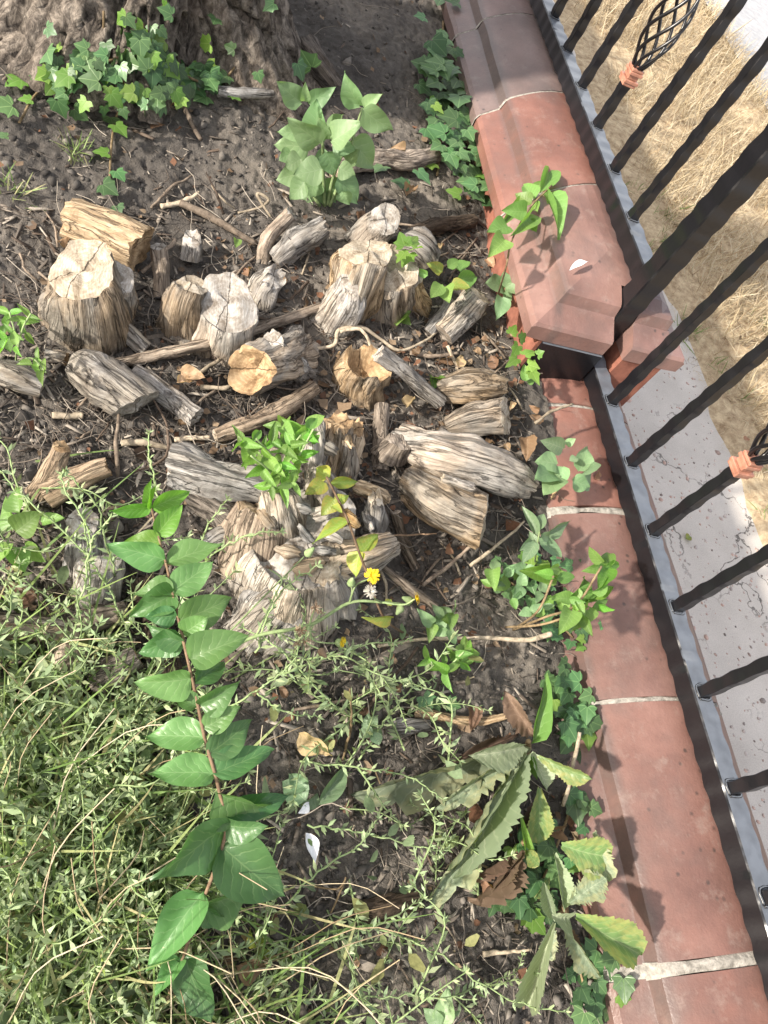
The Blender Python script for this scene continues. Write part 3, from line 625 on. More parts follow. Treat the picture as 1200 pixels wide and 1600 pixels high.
# ------------------------------------------------------------------ leaf shapes (shared data)
def leaf_mesh(name, mat, widthf, rows=8, cols=4, fold=0.12, bend=0.2, wave=0.03, teeth=0.0, nt=0, seed=0, curl=0.0, lobes=None, crump=0.0):
    rs = random.Random(seed); V = []; U = []; ph = rs.uniform(0, 6)
    for i in range(rows + 1):
        v = i / rows; w = max(0.0, widthf(v)) * 0.5
        if nt and 0.05 < v < 0.97:
            w *= 1 + teeth * (1.0 if i % 2 else -0.6) * rs.uniform(0.6, 1.3)
        if lobes and v < 0.93: fr_ = (v * 7.5 + 0.6 * math.sin(v * 11 + ph) + 0.25 * math.sin(v * 29 + ph * 3)) % 1.0; w *= 1 - lobes * 1.6 * (1 - fr_ ** 0.7) + lobes * 0.4
        for j in range(cols + 1):
            s = j / cols * 2 - 1; x = s * w
            z = fold * abs(s) ** 1.3 * w * 2 - bend * v * v + wave * math.sin(v * 9 + ph + s * 2) * abs(s) + curl * (abs(s) ** 2) * math.sin(v * 3.1)
            if lobes: z += 0.012 * math.sin(v * 34 + ph * 2) * abs(s) ** 2
            if crump: z += crump * float(fbm(np.array(s * 2.0 + seed), np.array(v * 11.0), o=3, s=seed))
            y = v - 0.03 * abs(s) + (0.02 * math.sin(ph + v * 4) * s)
            V.append((x + 0.03 * math.sin(v * 3 + ph), y, z)); U.append((s, v))
    Fc = [(i * (cols + 1) + j, i * (cols + 1) + j + 1, (i + 1) * (cols + 1) + j + 1, (i + 1) * (cols + 1) + j) for i in range(rows) for j in range(cols)]
    return mesh_data(name, V, Fc, mat, U)
w_ovate = lambda v: 1.0 * (math.sin(math.pi * min(1, v) ** 0.72) ** 0.75 if 0 < v < 1 else 0.0) * (1 - 0.25 * v) * 1.12
w_heart = lambda v: (math.sin(math.pi * v ** 0.60) ** 0.78 * (1.0 if v < 0.55 else 1 - 0.28 * (v - 0.55))) if 0 < v < 1 else 0.0
w_lance = lambda v: (math.sin(math.pi * v ** 0.8) ** 0.9 if 0 < v < 1 else 0.0)
w_rose = lambda v: (0.14 + 0.88 * (max(0.0, math.sin(math.pi * min(1, v ** 1.55))) ** 0.7)) * (1.0 if v < 0.93 else math.sqrt(max(0.0, (1 - v) / 0.07)))
w_rag = lambda v: (0.9 if v < .2 else 1.0) * math.sqrt(max(0, 1 - (2 * v - 1) ** 2))
LEAF = {}
def leafset(key, mat, wf, n=4, **kw):
    LEAF[key] = [leaf_mesh('leaf', M[mat], wf, seed=hash(key) % 97 + i if False else len(LEAF) * 10 + i, **{**kw, 'bend': kw.get('bend', 0.15) * (0.4 + 0.5 * i), 'fold': kw.get('fold', 0.14) * (0.6 + 0.35 * i)}) for i in range(n)]
leafset('main', 'leaf', w_ovate, n=6, rows=12, cols=6, bend=0.12, wave=0.04, crump=0.02)
leafset('main_young', 'leaf_young', w_ovate, rows=12, cols=6, bend=0.10)
leafset('main_dark', 'leaf_dark', w_ovate, n=6, rows=12, cols=6, bend=0.16, wave=0.05, crump=0.02)
leafset('lilac', 'lilac', w_heart, rows=10, cols=6, bend=0.14, fold=0.09, wave=0.04)
leafset('bright', 'bright', w_ovate, rows=7, cols=4, bend=0.15, fold=0.18)
leafset('yellow', 'yellow_leaf', w_heart, rows=8, cols=4, bend=0.15)
leafset('grey', 'grey_leaf', w_lance, rows=7, cols=4, bend=0.15, fold=0.2)
leafset('dead', 'dead', w_ovate, rows=12, cols=8, bend=0.2, fold=0.3, wave=0.08, teeth=0.07, nt=1, crump=0.05)
leafset('dead_pale', 'dead_pale', w_ovate, rows=12, cols=8, bend=0.2, fold=0.28, wave=0.07, crump=0.05)
leafset('thistle', 'thistle', w_rose, rows=52, cols=8, bend=0.08, fold=0.14, wave=0.015, teeth=0.02, nt=1, lobes=0.36, crump=0.02)
leafset('thistle_pale', 'thistle_pale', w_rose, rows=44, cols=8, bend=0.14, fold=0.35, wave=0.03, teeth=0.05, nt=1, lobes=0.16, crump=0.018)
leafset('thistle_yellow', 'thistle_yellow', w_rose, rows=36, cols=8, bend=0.12, fold=0.16, wave=0.025, teeth=0.07, nt=1, lobes=0.08, crump=0.012)
leafset('thistle_dead', 'dead_dark', w_rose, rows=30, cols=8, bend=0.14, fold=0.3, wave=0.07, teeth=0.10, nt=1, lobes=0.22, crump=0.03)
def ivy_mesh(mat, seed, stretch=1.0):
    rs = random.Random(seed)
    half = [(0.0, 0.04), (0.16, -0.10), (0.34, -0.12), (0.50, 0.02), (0.42, 0.15), (0.42, 0.24), (0.53, 0.45), (0.37, 0.49), (0.27, 0.56), (0.15, 0.80), (0.0, 1.0)]
    half = [(x * rs.uniform(0.9, 1.1), y + rs.uniform(-0.03, 0.03)) for x, y in half]; half[0] = (0, 0.04); half[-1] = (0, 1.0)
    pts = half + [(-x * rs.uniform(0.88, 1.1), y + rs.uniform(-0.03, 0.03)) for x, y in half[-2:0:-1]]
    n = len(pts); V = []; U = []; cx, cy = 0.0, 0.28
    def z(x, y): return 0.16 * abs(x) - 0.14 * max(0, y) ** 2 - 0.22 * x * x + 0.03 * math.sin(9 * x + seed) * abs(y)
    for k in (0.0, 0.55, 1.0):
        if k == 0: V.append((cx, cy, z(cx, cy))); U.append((cx, cy)); continue
        for (x, y) in pts:
            a, b = cx + (x - cx) * k, cy + (y - cy) * k; V.append((a, b, z(a, b))); U.append((a, b))
    Fc = [(0, 1 + j, 1 + (j + 1) % n) for j in range(n)] + [(1 + j, 1 + n + j, 1 + n + (j + 1) % n, 1 + (j + 1) % n) for j in range(n)]
    return mesh_data('leaf', V, Fc, M[mat], U)
LEAF['ivy'] = [ivy_mesh('ivy', i) for i in range(5)]; LEAF['ivy_young'] = [ivy_mesh('ivy_young', 20 + i) for i in range(4)]
def leaf_at(kind, base, tip, width, nrm=None, parent=None, name='leaf', roll=0.0, var=None):
    base = np.asarray(base, float); tip = np.asarray(tip, float); y = tip - base; L = np.linalg.norm(y); y = y / L
    nrm = np.array([0, 0, 1.0]) if nrm is None else norm(nrm)
    if abs(nrm @ y) > 0.9: nrm = norm(EYE - base)
    z = norm(nrm - y * (nrm @ y)); x = np.cross(y, z)
    if roll: c, s = math.cos(roll), math.sin(roll); x, z = x * c + z * s, z * c - x * s
    w = width; mt = Matrix(((x[0] * w, y[0] * L, z[0] * L, base[0]), (x[1] * w, y[1] * L, z[1] * L, base[1]), (x[2] * w, y[2] * L, z[2] * L, base[2]), (0, 0, 0, 1)))
    S = LEAF[kind]; return put(name, S[random.randrange(len(S)) if var is None else var], mt, parent)
VIEWN = norm(np.array([-0.45, -0.45, 0.9]))
def rnd_n(s=0.3, base=None): return norm((VIEWN if base is None else base) + RNG.normal(0, s, 3))
# ------------------------------------------------------------------ old stumps, logs and branches
def log(name, label, pts, wpx, mat='wood_grey', cutA=None, cutB='cut_grey', parent=None, lob=0.10, ridge=0.07, jagA=0.0, jagB=0.0,
        hollow=0.0, flare=0.0, tilt=(0, 0), knots=0, cat='stump', group=None, ns=44, pname='stem'):
    C0 = np.array([G(u, v, h) for (u, v, h) in pts]); r0 = np.array([w / 2 / pxm(p) for w, p in zip(wpx, C0)])
    L = np.sum(np.linalg.norm(np.diff(C0, axis=0), axis=1)); nl = int(np.clip(L / 0.006, 10, 46))
    C = spline(C0, nl); t = np.linspace(0, 1, nl); r = np.interp(t, np.linspace(0, 1, len(r0)), r0); r = r * (1 + flare * np.exp(-t / 0.18))
    T, A, B = frames(C); th = np.linspace(0, 2 * np.pi, ns, endpoint=False); sd = random.randrange(9999)
    TT, THH = np.meshgrid(t, th, indexing='ij'); R0 = r[:, None]
    cx, cy = np.cos(THH), np.sin(THH); le = TT * L / max(1e-4, r.mean())
    lob = max(lob, 0.14)
    k = 1 + lob * fbm(cx * 1.1 + sd, cy * 1.1, le * 0.45, o=3, s=3) * 1.7 + 0.7 * ridge * fbm(cx * 4.0 + sd + 0.5 * le, cy * 4.0, le * 0.55, o=4, s=7) + 0.05 * fbm(cx * 3 + sd, cy * 3, le * 2.2, o=3, s=13)
    crack = np.abs(fbm(cx * 1.7 + sd, cy * 1.7, le * 0.2, o=2, s=77)); k = k - 0.15 * min(1.4, ridge / 0.07) * np.exp(-(crack / 0.035) ** 2)
    for q in range(knots):
        a, b = random.uniform(0, 6.28), random.uniform(0.2, 0.8); da = np.angle(np.exp(1j * (THH - a))); k = k + 0.22 * np.exp(-(da / 0.35) ** 2 - ((TT - b) / 0.13) ** 2)
    k = 1 + (k - 1) * (1 - 0.45 * TT ** 5) * (1 - 0.62 * (1 - TT) ** 9 * (1 if cutA else 0)); R = R0 * k
    jagB = max(jagB, 0.09) if cutB else jagB
    ja = (jagA * (fbm(cx * 2.6 + sd, cy * 2.6, o=3, s=5) + 0.2 * RNG.uniform(-1, 1, R.shape)))[0] * r[0]
    jb = (jagB * (fbm(cx * 2.6 + sd, cy * 2.6, o=3, s=6) + 0.2 * RNG.uniform(-1, 1, R.shape)))[-1] * r[-1]
    ud_ = A[-1][None] * np.cos(th)[:, None] + B[-1][None] * np.sin(th)[:, None]; dc = norm(EYE - C[-1]); dc = dc - T[-1] * (dc @ T[-1])
    fc_ = (0.75 if (cutB and T[-1][2] > 0.30 and hollow < 0.3) else 0.0); facing = -fc_ * r[-1] * (ud_ @ dc)
    ax = ja[None, :] * (1 - TT) ** 4 + (jb[None, :] + facing[None, :] + r[-1] * (tilt[0] * np.cos(th) + tilt[1] * np.sin(th))[None, :]) * TT ** 3
    Vv = C[:, None, :] + R[..., None] * (A[:, None, :] * cx[..., None] + B[:, None, :] * cy[..., None]) + ax[..., None] * T[:, None, :]
    V = Vv.reshape(-1, 3); UV = np.stack([THH * r.mean(), TT * L], -1).reshape(-1, 2)
    i = (np.arange(ns)[None] + np.arange(nl - 1)[:, None] * ns).ravel(); j = (((np.arange(ns) + 1) % ns)[None] + np.arange(nl - 1)[:, None] * ns).ravel()
    Q = np.stack([i, j, j + ns, i + ns], 1)
    o = mk(pname if parent is not None else name, V, Q, M[mat], parent, UV, base=(None if parent is not None else C0[0]))
    if parent is None: tag(o, label, cat, group)
    for e, cm in ((0, cutA), (nl - 1, cutB)):
        rim = Vv[e]; c = rim.mean(0); dr = T[e] * (1 if e else -1); VV = []; UU = []; rr = r[e]
        for q, f in enumerate((1.0, 0.86, 0.68, 0.48, 0.28)):
            if q == 0:
                rel = rim - c; axd = rel @ dr; rad = rel - axd[:, None] * dr; rm = np.linalg.norm(rad, axis=1); ker = np.ones(9) / 9
                sm_ = lambda z_: np.convolve(np.concatenate([z_[-4:], z_, z_[:4]]), ker, 'valid')
                rs_, as_ = sm_(sm_(rm)), sm_(sm_(axd)); ud = rad / (rm[:, None] + 1e-9)
            g_ = min(1.0, (1 - f) * 5)
            s = c + ud * ((rm * (1 - g_) + rs_ * g_) * f)[:, None] + dr * ((axd * (1 - g_) + as_ * g_ * f ** 1.5))[:, None]
            dz = (0.05 * rr * (RNG.uniform(-1, 1, ns) if q else 0)) * 0.12 - hollow * rr * 1.6 * max(0, min(1, (0.9 - f) / 0.35)) * (1 if e else 0) + 0.03 * rr * (q > 0)
            if q: dz = dz + 0.16 * rr * fbm(cx[0] * f * 2.2 + sd, cy[0] * f * 2.2, o=3, s=4) * (1 - f) * 1.6 - (jb if e else ja) * (1 if e else -1) * 0.0
            VV.append(s + dr * np.reshape(dz * np.ones(ns), (-1, 1))); UU.append(np.stack([cx[0] * f * rr, cy[0] * f * rr], 1))
        VV.append(np.array([c - dr * hollow * rr * 1.6 * (1 if e else 0)])); UU.append(np.zeros((1, 2)))
        Fc = [(q * ns + x, q * ns + (x + 1) % ns, (q + 1) * ns + (x + 1) % ns, (q + 1) * ns + x) for q in range(4) for x in range(ns)] + [(4 * ns + x, 4 * ns + (x + 1) % ns, 5 * ns) for x in range(ns)]
        if e == 0: Fc = [f[::-1] for f in Fc]
        cc = mk('cut_face' if cm else 'end_face', np.vstack(VV), Fc, M[cm or mat], o, np.vstack(UU))
        cc.data.set_sharp_from_angle(angle=math.radians(50))
    return o
def cluster(name, label, u, v, cat='stump'): return empty(name, G(u, v), label, cat)

# pale stump with a split two-level cut, and its neighbours
s1 = cluster('tree_stump', 'squat stump with a split pale grey cut top beside the tan log', 140, 495)
log('', '', [(142, 508, -0.02), (140, 470, 0.06), (130, 424, 0.095)], [132, 118, 98], 'wood_tan', None, 'cut_pale', s1, tilt=(0.15, 0.1), flare=0.1)
log('', '', [(172, 500, -0.02), (172, 470, 0.05), (176, 436, 0.085)], [70, 70, 64], 'wood_tan', None, 'cut_grey', s1, tilt=(0.1, -0.2), flare=0.1)
log('short_log', 'stout tan log with a split golden end leaning behind the pale split stump', [(112, 345, 0.03), (165, 362, 0.045), (222, 388, 0.055)], [66, 66, 74], 'wood_fresh', 'cut_tan', 'cut_tan', jagA=0.35, jagB=0.25, cat='log', knots=1, hollow=0.15)
log('wood_peg', 'short upright grey-brown peg of wood between two cut stumps', [(254, 466, 0.005), (252, 425, 0.03), (247, 385, 0.05)], [29, 26, 24], 'wood_brown', 'cut_grey', 'cut_grey', cat='log')
s2 = cluster('tree_stump', 'twin-topped stump with one narrow and one broad cracked cut face', 320, 520)
log('', '', [(318, 540, -0.05), (316, 522, -0.01), (316, 508, 0.012)], [136, 134, 110], 'wood_tan', None, None, s2, flare=0.05, ridge=0.12, jagB=0.1)
log('', '', [(285, 510, 0.0), (288, 470, 0.07), (300, 446, 0.085)], [74, 60, 46], 'wood_tan', None, 'cut_pale', s2, tilt=(0.3, 0.2))
log('', '', [(352, 530, 0.0), (356, 500, 0.05), (357, 474, 0.075)], [88, 84, 78], 'wood_tan', None, 'cut_grey', s2, tilt=(-0.2, 0.2), lob=0.18)
log('', '', [(300, 405, 0.01), (301, 372, 0.04)], [34, 28], 'wood_grey', None, 'cut_grey', s2, jagB=0.2)
log('broken_stub', 'small split grey stub beside the twin-topped stump', [(405, 468, 0.0), (412, 445, 0.03), (428, 432, 0.045)], [44, 46, 36], 'wood_grey', None, 'cut_grey', jagB=0.4, cat='stump', lob=0.25)
log('old_root', 'slender grey-brown root rising out of dark soil near the wedge of wood', [(410, 412, 0.0), (418, 372, 0.03), (455, 333, 0.05)], [20, 22, 20], 'wood_brown', None, 'cut_grey', jagB=0.4, cat='root')
log('wood_wedge', 'weathered silver wedge of split wood with a slanting end', [(430, 408, 0.005), (465, 378, 0.03), (505, 355, 0.05)], [28, 44, 34], 'wood_grey', None, 'cut_grey', jagB=0.5, tilt=(0.8, 0.2), cat='log', lob=0.25)
log('tree_stump', 'narrow stump with rounded grey top behind the many-stemmed stump', [(565, 385, 0.0), (585, 360, 0.04), (602, 342, 0.07)], [62, 52, 46], 'wood_tan', None, 'cut_grey', lob=0.15)
s3 = cluster('tree_stump', 'many-stemmed grey stump cut into stepped pale blocks', 580, 470)
log('', '', [(545, 480, -0.02), (560, 440, 0.06), (576, 396, 0.088)], [98, 86, 80], 'wood_tan', None, 'cut_pale', s3, ridge=0.11, lob=0.2, tilt=(0.3, 0))
log('', '', [(600, 478, -0.02), (602, 450, 0.05), (606, 424, 0.075)], [92, 92, 88], 'wood_tan', None, 'cut_pale', s3, ridge=0.12, lob=0.25, jagB=0.12)
log('', '', [(515, 515, -0.02), (540, 470, 0.05), (556, 436, 0.085)], [70, 62, 46], 'wood_grey', None, 'cut_grey', s3, ridge=0.10)
log('', '', [(650, 475, -0.01), (640, 455, 0.04), (640, 430, 0.07)], [46, 44, 40], 'wood_fresh', None, 'cut_pale', s3, jagB=0.2)
log('', '', [(630, 395, 0.0), (655, 385, 0.05), (670, 405, 0.04)], [60, 62, 46], 'wood_grey', None, None, s3, ridge=0.1)
log('short_log', 'sawn tan log standing at a slant near the terracotta wall corner', [(690, 524, 0.005), (722, 492, 0.03), (750, 461, 0.055)], [46, 46, 44], 'wood_tan', None, 'cut_pale', cat='log', ridge=0.10)
log('old_root', 'thin dark grey root leaning on the slanting sawn log', [(668, 520, 0.0), (688, 496, 0.02), (705, 470, 0.03)], [20, 20, 12], 'wood_grey', None, None, jagB=0.4, cat='root')
log('fallen_branch', 'long smooth grey-brown branch lying across in front of the twin-topped stump', [(166, 570, 0.012), (240, 556, 0.02), (330, 536, 0.028), (420, 508, 0.022), (500, 480, 0.018)], [15, 17, 18, 16, 14], 'wood_brown', 'cut_grey', None, cat='branch', ridge=0.03, ns=20)
s4 = cluster('tree_stump', 'leaning stump with a hollow pale end and shaggy grey bark', 430, 585)
log('', '', [(462, 548, -0.02), (440, 562, 0.03), (394, 578, 0.065)], [70, 76, 72], 'wood_tan', None, 'cut_tan', s4, hollow=0.28, jagB=0.12, ridge=0.10, lob=0.2)
log('', '', [(440, 575, 0.0), (436, 555, 0.05), (428, 535, 0.075)], [50, 44, 34], 'wood_grey', None, 'cut_grey', s4, jagB=0.2, ridge=0.1)
log('', '', [(478, 585, -0.02), (460, 572, 0.03)], [40, 40], 'wood_grey', None, None, s4, ridge=0.1)
log('tree_stump', 'ragged stump with a rotten hollow golden centre', [(568, 612, -0.02), (566, 590, 0.03), (578, 568, 0.065)], [92, 78, 74], 'wood_tan', None, 'cut_tan', hollow=0.5, jagB=0.32, ridge=0.13, lob=0.22)
log('split_stick', 'pale split stick leaning from the hollow stump to the soil', [(592, 552, 0.08), (640, 588, 0.05), (688, 628, 0.015)], [28, 22, 24], 'wood_grey', 'cut_grey', None, cat='stick', jagA=0.3, jagB=0.3)
log('old_stump', 'driftwood-like grey stump with a dark knot hole', [(688, 612, 0.0), (735, 606, 0.03), (785, 606, 0.035)], [40, 56, 34], 'wood_tan', None, None, lob=0.22, jagB=0.4, ridge=0.09, cat='stump')
log('short_log', 'tapered tan log with a white sawn end below the knot-holed stump', [(700, 668, 0.0), (740, 655, 0.03), (790, 650, 0.05)], [34, 52, 58], 'wood_tan', None, 'cut_pale', cat='log', ridge=0.09, tilt=(0.2, 0.2), jagB=0.15)
log('smooth_stick', 'smooth upright grey stick beside the big tan logs', [(593, 735, 0.0), (595, 690, 0.025), (598, 634, 0.04)], [26, 26, 22], 'wood_brown', None, None, cat='stick', ridge=0.03)
s5 = cluster('fallen_log', 'thick brown log with shreds of peeling bark beside the sawn-ended log', 720, 740, 'log')
log('', '', [(618, 694, 0.01), (690, 712, 0.045), (770, 735, 0.05), (818, 760, 0.03)], [60, 74, 66, 46], 'wood_tan', None, None, s5, ridge=0.11, lob=0.2, jagB=0.4, knots=2)
log('', '', [(612, 712, 0.02), (625, 690, 0.05)], [60, 44], 'wood_brown', None, None, s5, ridge=0.13, lob=0.2, jagB=0.2)
log('fallen_log', 'thick tan log with a bright cracked sawn end facing the wall', [(640, 752, 0.01), (690, 785, 0.045), (752, 815, 0.05)], [64, 84, 86], 'wood_tan', None, 'cut_pale', cat='log', ridge=0.10, tilt=(-0.25, 0.1), lob=0.14, knots=1)
log('wood_splinter', 'white split splinter lying on the sawn-ended log', [(692, 746, 0.10), (740, 762, 0.10)], [13, 15], 'wood_grey', 'cut_pale', 'cut_pale', cat='splinter', jagA=.4, jagB=.4)
# the big grey stump mass in the middle
s6 = cluster('tree_stump', 'largest grey stump mass with cracked pale blocks under the leafy sprout', 460, 850)
log('', '', [(458, 905, -0.04), (466, 872, 0.01), (482, 842, 0.035)], [200, 185, 150], 'wood_grey', None, 'cut_grey', s6, ridge=0.03, lob=0.12, jagB=0.10, ns=70, tilt=(0.15, 0.1))
log('', '', [(410, 768, 0.0), (340, 744, 0.035), (268, 722, 0.04)], [66, 66, 60], 'wood_grey', None, 'cut_grey', s6, ridge=0.12, lob=0.22, jagB=0.3)
log('', '', [(390, 880, -0.03), (395, 845, 0.015), (408, 800, 0.04)], [120, 112, 84], 'wood_brown', None, None, s6, ridge=0.03, lob=0.15, knots=2, jagB=0.2)
log('', '', [(440, 830, 0.0), (436, 795, 0.06), (430, 775, 0.06)], [70, 62, 50], 'wood_grey', None, 'cut_grey', s6, ridge=0.09, jagB=0.3)
log('', '', [(520, 742, -0.01), (530, 700, 0.035), (532, 660, 0.06)], [70, 64, 52], 'wood_tan', None, 'cut_tan', s6, ridge=0.12, jagB=0.4, lob=0.28)
log('', '', [(545, 722, 0.0), (552, 690, 0.03), (556, 668, 0.05)], [34, 36, 26], 'wood_fresh', None, 'cut_tan', s6, ridge=0.12, jagB=0.5, lob=0.25)
log('', '', [(488, 735, 0.0), (492, 705, 0.045), (490, 668, 0.06)], [56, 50, 38], 'wood_grey', None, 'cut_grey', s6, ridge=0.12, jagB=0.4, lob=0.25)
log('', '', [(505, 790, 0.01), (500, 760, 0.05), (492, 735, 0.06)], [46, 42, 34], 'wood_grey', None, 'cut_pale', s6, ridge=0.12, jagB=0.4, lob=0.25)
log('', '', [(500, 885, 0.0), (560, 872, 0.04), (612, 851, 0.055)], [90, 66, 38], 'wood_tan', None, 'cut_grey', s6, ridge=0.07, lob=0.15)
log('', '', [(566, 850, 0.0), (582, 815, 0.04), (586, 778, 0.065)], [46, 40, 26], 'wood_grey', None, 'cut_pale', s6, ridge=0.12, jagB=0.5, lob=0.25)
log('', '', [(560, 760, 0.03), (590, 772, 0.05), (604, 782, 0.05)], [22, 24, 18], 'wood_fresh', 'cut_tan', 'cut_pale', s6, ridge=0.09, jagA=0.4, lob=0.2)
log('', '', [(400, 995, -0.03), (430, 960, 0.01), (470, 915, 0.04)], [110, 104, 74], 'wood_grey', None, 'cut_pale', s6, ridge=0.05, lob=0.2, jagB=0.3, ns=56)
log('', '', [(500, 935, -0.01), (505, 905, 0.03), (508, 880, 0.055)], [90, 80, 60], 'wood_grey', None, 'cut_pale', s6, ridge=0.12, jagB=0.35, lob=0.25)
log('', '', [(360, 815, 0.0), (330, 790, 0.02), (300, 775, 0.02)], [56, 44, 34], 'wood_brown', None, None, s6, ridge=0.12, jagB=0.2)
log('', '', [(400, 850, 0.0), (350, 838, 0.02), (315, 862, 0.01)], [40, 30, 22], 'wood_grey', None, None, s6, ridge=0.12, jagB=0.4)
for (u, v, h, du, dv, w, k) in [(470, 792, .07, 26, 10, 20, 'wood_grey'), (505, 800, .07, 30, -14, 24, 'wood_grey'), (450, 862, .05, 34, 8, 22, 'wood_tan'), (520, 836, .07, 28, 16, 20, 'wood_grey'), (548, 812, .06, 22, 20, 18, 'wood_fresh'),
        (482, 885, .06, 40, -10, 24, 'wood_fresh'), (425, 925, .05, 36, -22, 26, 'wood_tan'), (452, 955, .045, 40, -10, 22, 'wood_fresh'), (492, 935, .05, 30, -20, 22, 'wood_grey'), (535, 900, .05, 26, 8, 18, 'wood_tan'), (418, 810, .07, 16, 26, 20, 'wood_tan'),
        (505, 860, .065, 36, 4, 16, 'wood_grey'), (478, 835, .066, 18, 22, 16, 'wood_grey'), (400, 960, .03, 30, -18, 22, 'wood_tan'), (515, 700, .06, 20, 14, 18, 'wood_tan'), (542, 690, .055, 14, 20, 16, 'wood_fresh'), (500, 745, .06, 14, 22, 16, 'wood_grey'), (575, 815, .055, 10, 24, 14, 'wood_grey')]:
    log('', '', [(u - du / 2, v - dv / 2, h - .008), (u, v, h), (u + du / 2, v + dv / 2, h - .002)], [w * .8, w, w * .7], k, None, 'cut_pale' if k != 'wood_grey' else 'cut_grey', s6, ridge=0.10, lob=0.35, jagA=0.4, jagB=0.5, ns=18, pname='wood_fragment')
# logs on the left
log('fallen_log', 'broad grey log with fine straight grain and an oblique sawn end', [(126, 570, 0.02), (165, 596, 0.035), (212, 632, 0.04)], [54, 68, 72], 'wood_grey', 'cut_grey', 'cut_grey', cat='log', ridge=0.08, tilt=(0.4, -0.3))
log('fallen_log', 'thin round grey log lying beside the broad grained log', [(212, 583, 0.015), (258, 616, 0.022), (308, 651, 0.025)], [32, 33, 33], 'wood_grey', 'cut_grey', 'cut_grey', cat='log', ridge=0.05)
log('fallen_log', 'smooth grey log running in from the left under bright green sprigs', [(-30, 572, 0.02), (20, 588, 0.025), (66, 604, 0.02)], [44, 46, 34], 'wood_grey', None, 'cut_grey', cat='log', ridge=0.05)
log('wood_chunk', 'small silver chunk of wood leaning against the pale split stump', [(160, 488, 0.03), (190, 514, 0.025), (228, 546, 0.012)], [24, 32, 26], 'wood_grey', 'cut_grey', 'cut_grey', cat='log', ridge=0.11, jagA=.3)
log('wood_chunk', 'stubby brown chunk of wood half buried below the silver chunk', [(136, 520, 0.01), (180, 536, 0.012)], [22, 26], 'wood_brown', 'cut_grey', None, cat='log')
log('wood_chunk', 'narrow pale stub of wood behind the broad grained log', [(72, 552, 0.012), (104, 562, 0.016)], [18, 22], 'wood_tan', None, 'cut_tan', cat='log', jagB=.3)
log('fallen_branch', 'bent brown branch with a pale sawn stub at its lower end', [(336, 682, 0.02), (390, 664, 0.025), (440, 640, 0.028), (490, 606, 0.03)], [22, 26, 28, 24], 'wood_brown', 'cut_pale', 'cut_grey', cat='branch', ridge=0.05)
s7 = cluster('forked_branch', 'forked brown branch piece with two stubby arms on dark soil', 70, 775, 'branch')
log('', '', [(58, 775, 0.01), (78, 740, 0.03), (96, 698, 0.045)], [40, 36, 28], 'wood_brown', 'cut_grey', 'cut_tan', s7, ridge=0.09, jagB=0.2)
log('', '', [(75, 775, 0.015), (120, 750, 0.035), (168, 730, 0.045)], [44, 36, 30], 'wood_brown', None, 'cut_tan', s7, ridge=0.09, jagB=0.25)
s8 = cluster('wood_block', 'flat grey block of old stump shaded by knotgrass stems', 140, 890, 'stump')
log('', '', [(135, 910, -0.01), (135, 860, 0.035), (130, 815, 0.05)], [70, 66, 50], 'wood_grey', None, 'cut_grey', s8, ridge=0.08)
log('', '', [(150, 935, -0.01), (152, 900, 0.04), (158, 868, 0.055)], [76, 72, 60], 'wood_grey', None, 'cut_grey', s8, ridge=0.08)
log('fallen_log', 'sunlit tan log end poking out under knotgrass by the shaded block', [(-30, 985, 0.03), (40, 985, 0.035), (98, 990, 0.035)], [48, 48, 44], 'wood_tan', None, 'cut_tan', cat='log', ridge=0.09)
log('fallen_log', 'short grey-brown log lying crosswise below the shaded block', [(105, 985, 0.02), (150, 968, 0.03), (196, 958, 0.03)], [40, 42, 38], 'wood_brown', 'cut_tan', 'cut_grey', cat='log', ridge=0.08)
log('fallen_log', 'dark weathered log behind the tall leafy stem', [(222, 905, 0.02), (240, 960, 0.02), (262, 1040, 0.02), (268, 1110, 0.015)], [40, 46, 44, 36], 'wood_dark', None, None, cat='log', ridge=0.10, jagB=.3)
log('fallen_log', 'dark brown log standing between the shaded block and leafy stem', [(95, 1090, 0.01), (105, 1030, 0.03), (108, 985, 0.03)], [52, 56, 44], 'wood_brown', None, 'cut_grey', cat='log', ridge=0.1)
log('fallen_log', 'rounded brown log end beneath the grass stalks', [(160, 1060, 0.01), (190, 1045, 0.03), (215, 1030, 0.035)], [56, 56, 48], 'wood_brown', None, 'cut_tan', cat='log', ridge=0.1)
log('wood_chunk', 'dark weathered chunk of wood on bare soil near the rosette', [(555, 1426, 0.012), (600, 1420, 0.016), (650, 1408, 0.012)], [36, 42, 34], 'wood_dark', None, 'cut_grey', cat='log', ridge=0.1, jagA=.3)
log('wood_chunk', 'pale grey rotted chunk on dark soil near the dry stalk', [(600, 1140, 0.005), (635, 1136, 0.012), (668, 1132, 0.006)], [24, 30, 20], 'wood_grey', None, None, cat='log', ridge=0.13, jagA=.4, jagB=.4)
log('old_root', 'thick dark root crossing behind the leafy lilac sapling', [(520, 268, 0.012), (580, 250, 0.02), (640, 252, 0.022), (692, 238, 0.015)], [26, 30, 28, 22], 'wood_brown', None, None, cat='root', ridge=0.07)
log('old_root', 'dark root behind the ivy near the wall corner', [(645, 365, 0.02), (690, 352, 0.02), (740, 345, 0.015)], [22, 26, 20], 'wood_dark', None, None, cat='root', ridge=0.07)
log('bark_piece', 'flaking dark piece of bark at the foot of the tree', [(478, 75, 0.02), (500, 105, 0.025), (525, 135, 0.012)], [40, 44, 30], 'wood_dark', None, None, cat='bark', ridge=0.14, jagA=.4, jagB=.4)
log('surface_root', 'grey surface root creeping from the tree foot beside the ivy', [(340, 143, 0.02), (380, 146, 0.025), (424, 146, 0.022)], [16, 16, 14], 'wood_grey', None, None, cat='root', ridge=0.06, ns=20)
